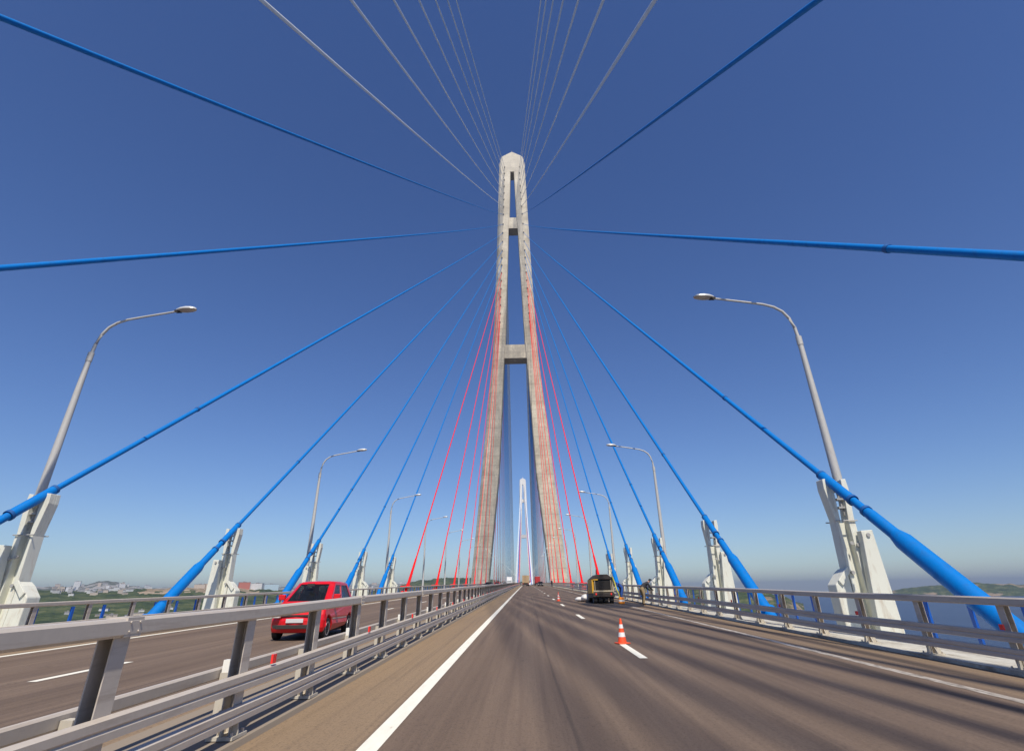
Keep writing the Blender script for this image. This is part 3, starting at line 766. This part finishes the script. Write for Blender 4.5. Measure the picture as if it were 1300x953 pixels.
for m_, f_ in ((M_glass, .60), (M_glass2, .65)):
    nt = m_.node_tree; tr = nt.nodes.new('ShaderNodeBsdfTransparent'); tr.inputs[0].default_value = (.75,.8,.8,1); mx = nt.nodes.new('ShaderNodeMixShader'); mx.inputs[0].default_value = f_
    nt.links.new(nt.nodes['Principled BSDF'].outputs[0], mx.inputs[1]); nt.links.new(tr.outputs[0], mx.inputs[2]); nt.links.new(mx.outputs[0], nt.nodes['Material Output'].inputs['Surface'])
M_rim = Mat('alloy_rim', (0.62,0.62,0.62,1), .3, .7).m
M_hl = Mat('headlight_glass', (0.75,0.72,0.66,1), .1).m
M_plate_w = Mat('number_plate', (0.58,0.58,0.57,1), .5).m
M_seat = Mat('car_seat_cloth', (0.06,0.055,0.05,1), .9).m
def hatchback(loc, rz, paint, label, group, L=3.42, Wd=1.50, Ht=1.53, full=True):
    """front at -Y, origin on the ground mid front axle side"""
    r = empty('parked_car' if False else 'car', loc, rz, label=label, cat='car', group=group)
    hw = Wd/2; wr = .275; ya, yb = .62, L-.60
    def arch(yc):
        return [(yc + (wr+.06)*math.cos(t), wr + (wr+.06)*math.sin(t)) for t in [math.pi*k/10 for k in range(10, -1, -1)]]
    low = [(.06,.20),(.0,.32),(.0,.50),(.05,.64),(.15,.75),(.34,.84),(.60,.93),(.85,.97)]
    top = [(L-.03,.97),(L,.80),(L,.35),(L-.06,.22)]
    bottom = [(yb+.34,.2)] + [(y, z) for y, z in reversed(arch(yb))] + [(ya+.34,.2)] + [(y, z) for y, z in reversed(arch(ya))] + [(.2,.2)]
    pr = low + top + bottom
    cols = [(-1.0,.985),(-.93,1),(-.5,1),(0,1),(.5,1),(.93,1),(1.0,.985)]
    b = MB(); vs = []; n = len(pr)
    for u, _ in cols:
        for y, z in pr:
            k = abs(u); pull = (.26*k**3) * max(0, 1-y/.5) + (.10*k**4)*max(0, 1-(L-y)/.4)
            yy = y + pull if y < L/2 else y - pull
            xx = u*hw - math.copysign(.06*max(0, (z-.55)/.5)*(k > .9), u) - math.copysign(.03*(z < .3)*(k > .9), u)
            vs.append((xx, yy, z + (.02*(1-k*k) if .75 < z < 1.0 else 0)))
    fs = [(i*n+k, i*n+(k+1) % n, (i+1)*n+(k+1) % n, (i+1)*n+k) for i in range(len(cols)-1) for k in range(n)]
    fs += [tuple(range(n)), tuple((len(cols)-1)*n+k for k in range(n-1,-1,-1))]
    b.add(vs, fs).obj('body', paint, r, bevel=.045)
    # greenhouse: pillars and roof round real openings
    wb, wt = hw-.055, hw-.21; ysb = (.58, L-.05); yst = (1.36, L-.55); zb, zt = .93, Ht
    n = 9
    ringb = [(-wb,ysb[0]+.16),(-wb+.12,ysb[0]+.03),(0,ysb[0]-.06),(wb-.12,ysb[0]+.03),(wb,ysb[0]+.16),(wb,ysb[1]-.07),(wb-.12,ysb[1]),(-wb+.12,ysb[1]),(-wb,ysb[1]-.07)]
    ringt = [(-wt,yst[0]+.16),(-wt+.10,yst[0]+.04),(0,yst[0]-.06),(wt-.10,yst[0]+.04),(wt,yst[0]+.16),(wt,yst[1]-.05),(wt-.12,yst[1]),(-wt+.12,yst[1]),(-wt,yst[1]-.05)]
    b = MB(); vs = [(x,y,zt-.06) for x, y in ringt] + [(x*.93,y+(.09 if y < L/2 else -.09),zt-.02) for x, y in ringt] + [(x*.72,y+(.26 if y < L/2 else -.26),zt+.005) for x, y in ringt]
    fs = [(i*n+k, i*n+(k+1) % n, (i+1)*n+(k+1) % n, (i+1)*n+k) for i in range(2) for k in range(n)] + [tuple(2*n+k for k in range(n))]
    ro = b.add(vs, fs).obj('roof', paint, r, smooth=True)
    sm = ro.modifiers.new('solid', 'SOLIDIFY'); sm.thickness = .03
    b = MB(); lp = lambda p, q, t: tuple(p[i]+(q[i]-p[i])*t for i in range(3))
    Bq = [(x,y,zb) for x, y in ringb]; Tq = [(x,y,zt-.06) for x, y in ringt]
    def frame(i, j, holes, lo, hi):
        P = lambda u, v: lp(lp(Bq[i], Bq[j], u), lp(Tq[i], Tq[j], u), v)
        q = lambda u0, u1, v0, v1: b.add([P(u0,v0),P(u1,v0),P(u1,v1),P(u0,v1)], [(0,1,2,3)])
        q(0,1,0,lo); q(0,1,hi,1); us = [0]+[u for h_ in holes for u in h_]+[1]
        for k in range(0, len(us), 2):
            if us[k+1]-us[k] > .001: q(us[k], us[k+1], lo, hi)
    frame(0,1,[],.5,.5); frame(3,4,[],.5,.5); frame(5,6,[],.5,.5); frame(7,8,[],.5,.5)
    frame(1,2,[(.04,1)],.07,.93); frame(2,3,[(0,.96)],.07,.93); frame(6,7,[(.06,.94)],.07,.93)
    frame(4,5,[(.07,.42),(.47,.90)],.10,.9); frame(8,0,[(.10,.53),(.58,.93)],.10,.9)
    pl_ = b.obj('pillars', paint, r); sm = pl_.modifiers.new('solid', 'SOLIDIFY'); sm.thickness = .035; sm.offset = 0
    # glass set just proud of the shell
    def quad_on(p, q, rr2, s2, nm, mat, off):
        b = MB(); vs = [Vector(a) for a in (p, q, rr2, s2)]; nn = (vs[1]-vs[0]).cross(vs[3]-vs[0]).normalized()
        if nn.dot(Vector(off)) < 0: nn = -nn
        o_ = [a + nn*.004 for a in vs] + [a - nn*.004 for a in vs]
        b.add(o_, [(0,1,2,3),(7,6,5,4),(0,4,5,1),(1,5,6,2),(2,6,7,3),(3,7,4,0)]); return b.obj(nm, mat, r)
    lerp = lambda a, c, t: tuple(a[i]+(c[i]-a[i])*t for i in range(3))
    B_ = Bq; T_ = Tq
    def pane(i, j, nm, mat, off, lo=.07, hi=.93, a=.04, c=.96):
        p0, p1, q0, q1 = B_[i], B_[j], T_[i], T_[j]
        bl, br = lerp(p0, p1, a), lerp(p0, p1, c); tl, tr = lerp(q0, q1, a), lerp(q0, q1, c)
        return quad_on(lerp(bl, tl, lo), lerp(br, tr, lo), lerp(br, tr, hi), lerp(bl, tl, hi), nm, mat, off)
    # windscreen in two halves that meet on the centre line
    for i, j in ((1,2),(2,3)): pane(i, j, 'windscreen', M_glass, (0,-1,0), a=.04 if i == 1 else 0, c=1 if i == 1 else .96)
    for i, j, off in ((4,5,(1,0,0)),(8,0,(-1,0,0))):
        rev = (i == 8)
        for a, c in (((.07,.42),(.47,.90)) if not rev else ((.10,.53),(.58,.93))):
            pane(i, j, 'side_window', M_glass2, off, a=a, c=c, lo=.10, hi=.9)
    pane(6, 7, 'rear_window', M_glass, (0,1,0), a=.06, c=.94)
    for sx in (-1, 1):
        for yc in (ya, yb): wheel(r, sx*(hw-.085), yc, wr, wr, .155, sx, M_rim)
        b = MB(); b.cbox((sx*(hw-.20), .055, .63), (.24,.10,.12), Matrix.Rotation(sx*.35, 3, 'Z')); b.obj('headlight', M_hl, r, bevel=.02)
        b = MB(); b.cbox((sx*(hw+.07), .98, 1.09), (.19,.11,.15)); b.box(sx*(hw-.07) if sx > 0 else sx*(hw+.01), sx*(hw+.01) if sx > 0 else sx*(hw-.07), .97, 1.01, .98, 1.05); b.obj('mirror', paint, r, bevel=.025)
        b = MB(); b.lathe([(.045,-.03),(.045,.0)], (sx*(hw-.2), .012, .36), 'Y', 12); b.obj('fog_light', M_dark, r)
        b = MB(); b.cbox((sx*(hw-.115), L-.02, .78), (.12,.05,.26)); b.obj('tail_light', M_reflector, r, bevel=.015)
        if full:
            b = MB(); b.cbox((sx*.33, 1.75, .85), (.46,.16,.7)); b.cbox((sx*.33, 1.76, 1.27), (.24,.1,.16)); b.obj('seat', M_seat, r, bevel=.03)
        b = MB(); b.box(sx*(hw-.004) if sx > 0 else sx*(hw+.006), sx*(hw+.006) if sx > 0 else sx*(hw-.004), 1.02, L-.98, .50, .53); b.obj('door_trim', M_trim, r)
    if full:
        b = MB(); b.box(-hw+.14, hw-.14, .75, 1.05, .88, 1.0); b.obj('dashboard', M_seat, r, bevel=.03)
        b = MB(); b.cbox((0,.95,1.42), (.22,.03,.07)); b.obj('inner_mirror', M_dark, r)
        b = MB(); n_ = 20
        for k in range(n_):
            t0, t1 = 2*math.pi*k/n_, 2*math.pi*(k+1)/n_
            b.tube([(.33+.17*math.cos(t0),1.14+.05*math.sin(t0),1.04+.16*math.sin(t0)),(.33+.17*math.cos(t1),1.14+.05*math.sin(t1),1.04+.16*math.sin(t1))], .013, 6)
        b.obj('steering_wheel', M_dark, r)
    b = MB(); b.box(-.52,.52,-.012,.05,.30,.40); b.obj('grille', M_dark, r, bevel=.01)
    b = MB(); b.box(-.42,.42,.02,.08,.60,.645); b.obj('grille', M_dark, r, bevel=.005)
    b = MB(); b.box(-.24,.24,-.022,.0,.45,.55); b.obj('number_plate', M_plate_w, r, bevel=.004)
    b = MB(); b.tube([(-.5,.78,.97),(-.1,.93,1.10)], .012, 6); b.tube([(.1,.76,.97),(.45,.92,1.08)], .012, 6); b.obj('wiper', M_dark, r)
    b = MB(); b.box(-hw+.15, hw-.15, .5, L-.4, .17, .3); b.obj('underbody', M_dark, r)
    return r
M_trim = painted('trim_strip', (0.5,0.45,0.4), rough=.4)
red_paint = car_paint('red_car_paint', (0.62,0.006,0.012))
hatchback((-6.47, 16.45, zd(16.45)), 0.03, red_paint, 'small bright red hatchback driving toward the camera beyond the median barrier', 'cars on the bridge')
wp = car_paint('white_car_paint', (0.75,0.75,0.74)); bp_ = car_paint('black_car_paint', (0.015,0.015,0.018)); sp_ = car_paint('silver_car_paint', (0.45,0.46,0.48))
rp2 = car_paint('dull_red_car_paint', (0.42,0.03,0.03))
hatchback((-8.4, 128, zd(128)), 0, bp_, 'small black car on the oncoming carriageway beside the near tower leg', 'cars on the bridge', 4.3, 1.75, 1.45, False)
hatchback((0.9, 214, zd(214)), 0, wp, 'white car driving away beside the tan box lorry', 'cars on the bridge', 4.3, 1.75, 1.5, False)
hatchback((-7.6, 205, zd(205)), 0, sp_, 'silver car far off on the oncoming carriageway behind the black car', 'cars on the bridge', 4.3, 1.75, 1.5, False)
hatchback((-9.0, 178, zd(178)), 0, rp2, 'dull red car far off on the oncoming carriageway between black and silver cars', 'cars on the bridge', 4.3, 1.75, 1.5, False)
hatchback((-5.6, 255, zd(255)), 0, wp, 'white oncoming car near the tower, close to the median', 'cars on the bridge', 4.3, 1.75, 1.5, False)
hatchback((4.6, 186, zd(186)), 0, bp_, 'dark car driving away in the outer lane past the road works', 'cars on the bridge', 4.3, 1.75, 1.45, False)
def lorry(loc, cab_m, box_m, label, back=True, L=7.5, box_z=(1.05,3.5), Wd=2.4):
    r = empty('lorry', loc, 0 if back else math.pi, label=label, cat='lorry', group='lorries on the bridge'); hw = Wd/2
    MB().box(-hw,hw,0,L-2.1,*box_z).obj('cargo_box', box_m, r, bevel=.04)
    b = MB(); b.prism([(L-2.0,.55),(L-.1,.55),(L,1.3),(L-.25,2.5),(L-.5,2.65),(L-2.0,2.65)], -hw+.05, hw-.05, 'YZ'); b.obj('cab', cab_m, r, bevel=.06)
    b = MB(); b.add([(-hw+.2,L-.02,1.4),(hw-.2,L-.02,1.4),(hw-.25,L-.22,2.35),(-hw+.25,L-.22,2.35),(-hw+.2,L-.09,1.4),(hw-.2,L-.09,1.4),(hw-.25,L-.29,2.35),(-hw+.25,L-.29,2.35)], [(0,1,2,3),(7,6,5,4),(0,4,5,1),(1,5,6,2),(2,6,7,3),(3,7,4,0)]); b.obj('windscreen', M_glass, r)
    b = MB(); b.box(-.45,.45,.1,L-.6,.6,.95); b.box(-hw+.1,hw-.1,-.02,.12,.45,.75); b.obj('chassis', M_dark, r)
    for sx in (-1,1):
        for y in (1.1, L-1.0): wheel(r, sx*(hw-.2), y, .47, .47, .3, sx, M_rim)
        MB().cbox((sx*(hw-.25), -.03, .8), (.3,.05,.14)).obj('tail_light', M_reflector, r)
    return r
tan = painted('tan_cargo_tarp', (0.42,0.29,0.16), rough=.8)
lorry((-0.15, 206, zd(206)), wp, tan, 'tan box lorry driving away, straight ahead in the inner lane')
lorry((4.9, 250, zd(250)), wp, rp2, 'white-cabbed lorry with a red body at the far road works beside the tower leg')
lorry((-7.4, 262, zd(262)), wp, wp, 'white box lorry coming on the far carriageway by the near tower', back=False)

# road roller seen from behind
r = empty('road_roller', (5.08, 38.6, zd(38.6)), label='grimy black and yellow road roller with a canopy standing in the outer lane', cat='road roller')
M_yel = painted('worn_yellow_paint', (0.62,0.33,0.02), (0.05,0.04,0.03), .5, .8); M_grime = painted('grimy_black_steel', (0.025,0.018,0.014), (0.14,0.10,0.07), .6, .6, (3,3,3))
M_oldcream = painted('scraped_cream_paint', (0.40,0.34,0.24), (0.06,0.05,0.04), .6, .7, (3,3,3))
for x in (-.78,-.28,.28,.78): wheel(r, x, .35, .30, .30, .34, -1, M_galv, 6)
b = MB(); b.box(-1.0,1.0,.1,3.4,.34,.62); b.box(-1.05,1.05,-.06,.12,.40,.66); b.obj('chassis', M_grime, r, bevel=.03)
b = MB(); b.box(-1.06,-.88,.02,2.6,.62,1.48); b.obj('side_panel', M_yel, r, bevel=.02)
b = MB(); b.box(.88,1.06,.02,2.6,.62,1.46); b.obj('side_panel', M_oldcream, r, bevel=.02)
b = MB(); b.box(-.88,.88,.10,2.5,.80,1.44); b.obj('engine_hood', M_grime, r, bevel=.03)
b = MB(); b.box(-.95,.95,-.05,.1,.70,.80); b.box(-.80,-.74,.0,.1,.80,1.42); b.box(.74,.80,.0,.1,.80,1.42); b.obj('bumper', M_oldcream, r, bevel=.01)
b = MB()
for k in range(9): b.box(-.72,.72,.04,.095,.86+k*.06,.89+k*.06)
b.obj('radiator_grille', M_dark, r)
b = MB(); b.prism([(-1.05,1.50),(-.55,1.76),(.45,1.78),(1.05,1.52),(1.0,1.46),(-1.0,1.46)], .0, 2.3); b.obj('canopy', M_grime, r, bevel=.02)
b = MB(); b.box(-.95,-.45,-.03,.02,1.42,1.48); b.obj('canopy_trim', M_yel, r)
b = MB(); b.lathe([(.62,-.95),(.62,.95)], (0,3.3,.62), 'X', 24); b.obj('drum', M_grime, r, smooth=True)
b = MB(); b.lathe([(.07,-.02),(.07,.02)], (.72,-.07,.58), 'Y', 12); b.obj('tail_light', M_reflector, r)
b = MB(); b.lathe([(.07,-.02),(.07,.02)], (-.72,-.07,.58), 'Y', 12); b.obj('tail_light', M_reflector, r)
b = MB(); b.tube([(-.35,1.2,1.4),(-.35,1.2,2.0),(-.35,1.0,2.1)], .05, 8); b.obj('exhaust', M_dark, r, smooth=True)
r.scale = (.69, 1, .99)
# bucket, hose, sacks
M_ob = painted('orange_drum_plastic', (0.95,0.30,0.02), (0.4,0.1,0.02), .45)
r = empty('orange_barrel', (6.05, 37.6, zd(37.6)+.009), label='squat orange barrel with a pale band beside the road roller', cat='barrel')  # plain orange barrel, no lamp in it
MB().lathe([(.17,0),(.20,.04),(.20,.12),(.18,.13)], n=20).obj('drum', M_ob, r, smooth=True)
MB().lathe([(.183,.13),(.187,.15),(.18,.24)], n=20).obj('reflective_band', M_reflw, r, smooth=True)
MB().lathe([(.18,.24),(.17,.35),(.09,.39)], n=20).obj('lid', M_ob, r, smooth=True)
M_hose = painted('yellow_green_hose', (0.45,0.42,0.05), rough=.5)
tag(MB().tube([(5.74,38.55,zd(38)+1.60),(5.86,38.5,zd(38)+1.2),(5.90,38.35,zd(38)+.9),(6.02,38.1,zd(38)+.5),(6.05,37.9,zd(38)+.06)], .045, 8).obj('hose', M_hose, smooth=True), 'yellow hose hanging down beside the road roller to the orange barrel', 'hose')
M_sack = painted('white_sack_cloth', (0.72,0.70,0.66), rough=.9)
def sack(loc, rz, s_, label):
    b = MB(); vs = []; n = 12; m = 8
    for j in range(m+1):
        ph = math.pi*j/m
        for k in range(n):
            th = 2*math.pi*k/n; q = 1+.12*noise.noise((math.cos(th)*2+loc[0], math.sin(th)*2, ph))
            sg = lambda c, e: math.copysign(abs(c)**e, c)
            vs.append((s_[0]*sg(math.sin(ph),.7)*sg(math.cos(th),.7)*q, s_[1]*sg(math.sin(ph),.7)*sg(math.sin(th),.7)*q, s_[2]*(1-math.cos(ph))*.5*q))
    fs = [(j*n+k, j*n+(k+1) % n, (j+1)*n+(k+1) % n, (j+1)*n+k) for j in range(m) for k in range(n)]
    o = b.add(vs, fs).obj('sack', M_sack, smooth=True, fix=True); o.location = loc; o.rotation_euler = (0,0,rz); tag(o, label, 'sack', 'white sacks by the road roller'); return o
sack((4.55,42.5,zd(42.5)+.005), .3, (.6,.4,.5), 'bulging white sack lying on the road left of the road roller')
sack((4.0,42.9,zd(42.9)+.005), -.4, (.45,.32,.3), 'flatter white sack lying left of the bulging one')

# ------------------------------------------------------------------ people
def person(loc, rz, joints, radii, edges, cols, label, hair=(0.02,0.015,0.01,1)):
    """one skinned body; cols: function(z, x) -> material index"""
    me = bpy.data.meshes.new('person_skin'); me.from_pydata(joints, edges, []); ob = bpy.data.objects.new('person', me); COL.objects.link(ob)
    sk = ob.modifiers.new('skin', 'SKIN'); ob.modifiers.new('sub', 'SUBSURF').levels = 2
    for i, rr_ in enumerate(radii): me.skin_vertices[0].data[i].radius = rr_ if isinstance(rr_, tuple) else (rr_, rr_)
    for i in range(len(joints)): me.skin_vertices[0].data[i].use_root = (i == 0)
    dg = bpy.context.evaluated_depsgraph_get(); dg.update(); ev = ob.evaluated_get(dg); fin = bpy.data.meshes.new_from_object(ev)
    COL.objects.unlink(ob); bpy.data.objects.remove(ob)
    root = bpy.data.objects.new('person', fin); COL.objects.link(root); root.location = loc; root.rotation_euler = (0,0,rz)
    fin.materials.clear()
    for m in cols[0]: fin.materials.append(m)
    # nearest bone decides the cloth
    for p in fin.polygons:
        c = p.center; best = None
        for (a, b_), mi in zip(edges, cols[1]):
            A, B = Vector(joints[a]), Vector(joints[b_]); ab = B-A; t = max(0, min(1, (c-A).dot(ab)/ab.length_squared)); d = (A+ab*t-c).length
            if best is None or d < best[0]: best = (d, mi)
        p.material_index = best[1]; p.use_smooth = True
    tag(root, label, 'person', 'road workers'); return root
M_skin = Mat('skin', (0.42,0.24,0.16,1), .6).m; M_bluec = Mat('blue_work_cloth', (0.02,0.07,0.28,1), .9).m; M_darkc = Mat('dark_cloth', (0.03,0.03,0.035,1), .9).m
M_tanc = Mat('tan_work_trousers', (0.28,0.20,0.10,1), .9).m; M_boot = Mat('boot_leather', (0.03,0.02,0.015,1), .8).m
def bent(loc, rz, top, leg, label):
    # 0 pelvis 1 belly 2 chest 3 neck 4 head base 5 head | legs | arms reaching to the rail; figure faces +Y
    J = [(0,0,.92),(0,.10,1.04),(0,.32,1.17),(0,.47,1.25),(0,.54,1.28),(0,.66,1.33),
         (.10,-.02,.86),(.12,.05,.47),(.12,-.03,.08),(.12,.12,.05),
         (-.10,-.02,.86),(-.12,.12,.47),(-.12,.05,.08),(-.12,.20,.05),
         (.19,.38,1.17),(.22,.48,.93),(.18,.66,.82),(.17,.72,.80),
         (-.19,.38,1.17),(-.22,.48,.93),(-.18,.66,.82),(-.17,.72,.80)]
    Rr = [.145,.14,.155,.065,.06,.095, .10,.065,.048,.04, .10,.065,.048,.04, .065,.048,.035,.032, .065,.048,.035,.032]
    Ed = [(0,1),(1,2),(2,3),(3,4),(4,5),(0,6),(6,7),(7,8),(8,9),(0,10),(10,11),(11,12),(12,13),(2,14),(14,15),(15,16),(16,17),(2,18),(18,19),(19,20),(20,21)]
    ci = [1,1,1,0,0, 2,2,2,3, 2,2,2,3, 1,1,1,0, 1,1,1,0]
    p = person(loc, rz, J, Rr, Ed, ([M_skin, top, leg, M_boot], ci), label)
    b = MB(); vs = []; 
    for j in range(5):
        ph = math.pi*.5*j/4
        for k in range(10): th = 2*math.pi*k/10; vs.append((.105*math.cos(ph)*math.cos(th), .66+.12*math.cos(ph)*math.sin(th), 1.345+.10*math.sin(ph)))
    b.add(vs, [(j*10+k, j*10+(k+1) % 10, (j+1)*10+(k+1) % 10, (j+1)*10+k) for j in range(4) for k in range(10)]); b.obj('hair', M_darkc, p, smooth=True)
    return p
bent((6.55, 40.3, zd(40.3)-.0), 1.9, M_bluec, M_bluec, 'road worker in blue overalls bending beside the road roller')
bent((6.95, 35.3, zd(35.3)+.0), -1.2, M_darkc, M_tanc, 'road worker in dark top and tan trousers bending over the guard rail')
def standing(loc, rz, top, leg, label):
    J = [(0,0,.95),(0,0,1.12),(0,0,1.36),(0,0,1.5),(0,.01,1.56),(0,.02,1.68),
         (.10,0,.88),(.12,.02,.48),(.12,-.02,.08),(.13,.14,.05),(-.10,0,.88),(-.12,.03,.48),(-.12,0,.08),(-.13,.16,.05),
         (.20,0,1.40),(.25,-.02,1.12),(.26,.06,.88),(.26,.10,.80),(-.20,0,1.40),(-.25,-.02,1.12),(-.26,.06,.88),(-.26,.10,.80)]
    Rr = [.14,.13,.15,.06,.06,.095,.10,.065,.048,.04,.10,.065,.048,.04,.062,.046,.034,.03,.062,.046,.034,.03]
    Ed = [(0,1),(1,2),(2,3),(3,4),(4,5),(0,6),(6,7),(7,8),(8,9),(0,10),(10,11),(11,12),(12,13),(2,14),(14,15),(15,16),(16,17),(2,18),(18,19),(19,20),(20,21)]
    ci = [2,1,1,0,0, 2,2,2,3, 2,2,2,3, 1,1,1,0, 1,1,1,0]
    return person(loc, rz, J, Rr, Ed, ([M_skin, top, leg, M_boot], ci), label)
standing((6.6, 150, zd(150)), .4, M_darkc, M_darkc, 'tiny distant person in dark clothes standing near the far road works')

# ------------------------------------------------------------------ ship off the island
M_ship = painted('white_ship_paint', (0.72,0.72,0.70), rough=.6)
a = rad(31.35); p = Vector((5600*math.sin(a), 5600*math.cos(a), SEA))
r = empty('ship', p, -.9, label='small white ship on the water off the tip of the wooded island', cat='ship')
b = MB(); b.prism([(-42,0),(38,0),(50,9),(-44,8)], -7, 7, 'XZ'); b.obj('hull', M_ship, r)
b = MB(); b.box(-36,-8,-6,6,8,24); b.box(-32,-18,-5,5,24,30); b.obj('deckhouse', M_ship, r)
b = MB(); b.box(-28,-22,-2.5,2.5,30,38); b.obj('funnel', M_galv, r)

# ------------------------------------------------------------------ haze
hz = MB().box(-30000, 30000, -4000, 30000, SEA-8, 345).obj('haze', Mat('haze_air', (1,1,1,1)).m)
hm = hz.data.materials[0]; nt = hm.node_tree; nt.nodes.remove(nt.nodes['Principled BSDF'])
pv = nt.nodes.new('ShaderNodeVolumePrincipled'); pv.inputs['Color'].default_value = (0.44,0.54,0.72,1); pv.inputs['Density'].default_value = 6.5e-5; pv.inputs['Anisotropy'].default_value = 0.2
nt.links.new(pv.outputs[0], nt.nodes['Material Output'].inputs['Volume'])
tag(hz, kind='stuff')
scene.cycles.volume_bounces = 0; scene.cycles.max_bounces = 5
scene.cycles.use_denoising = True
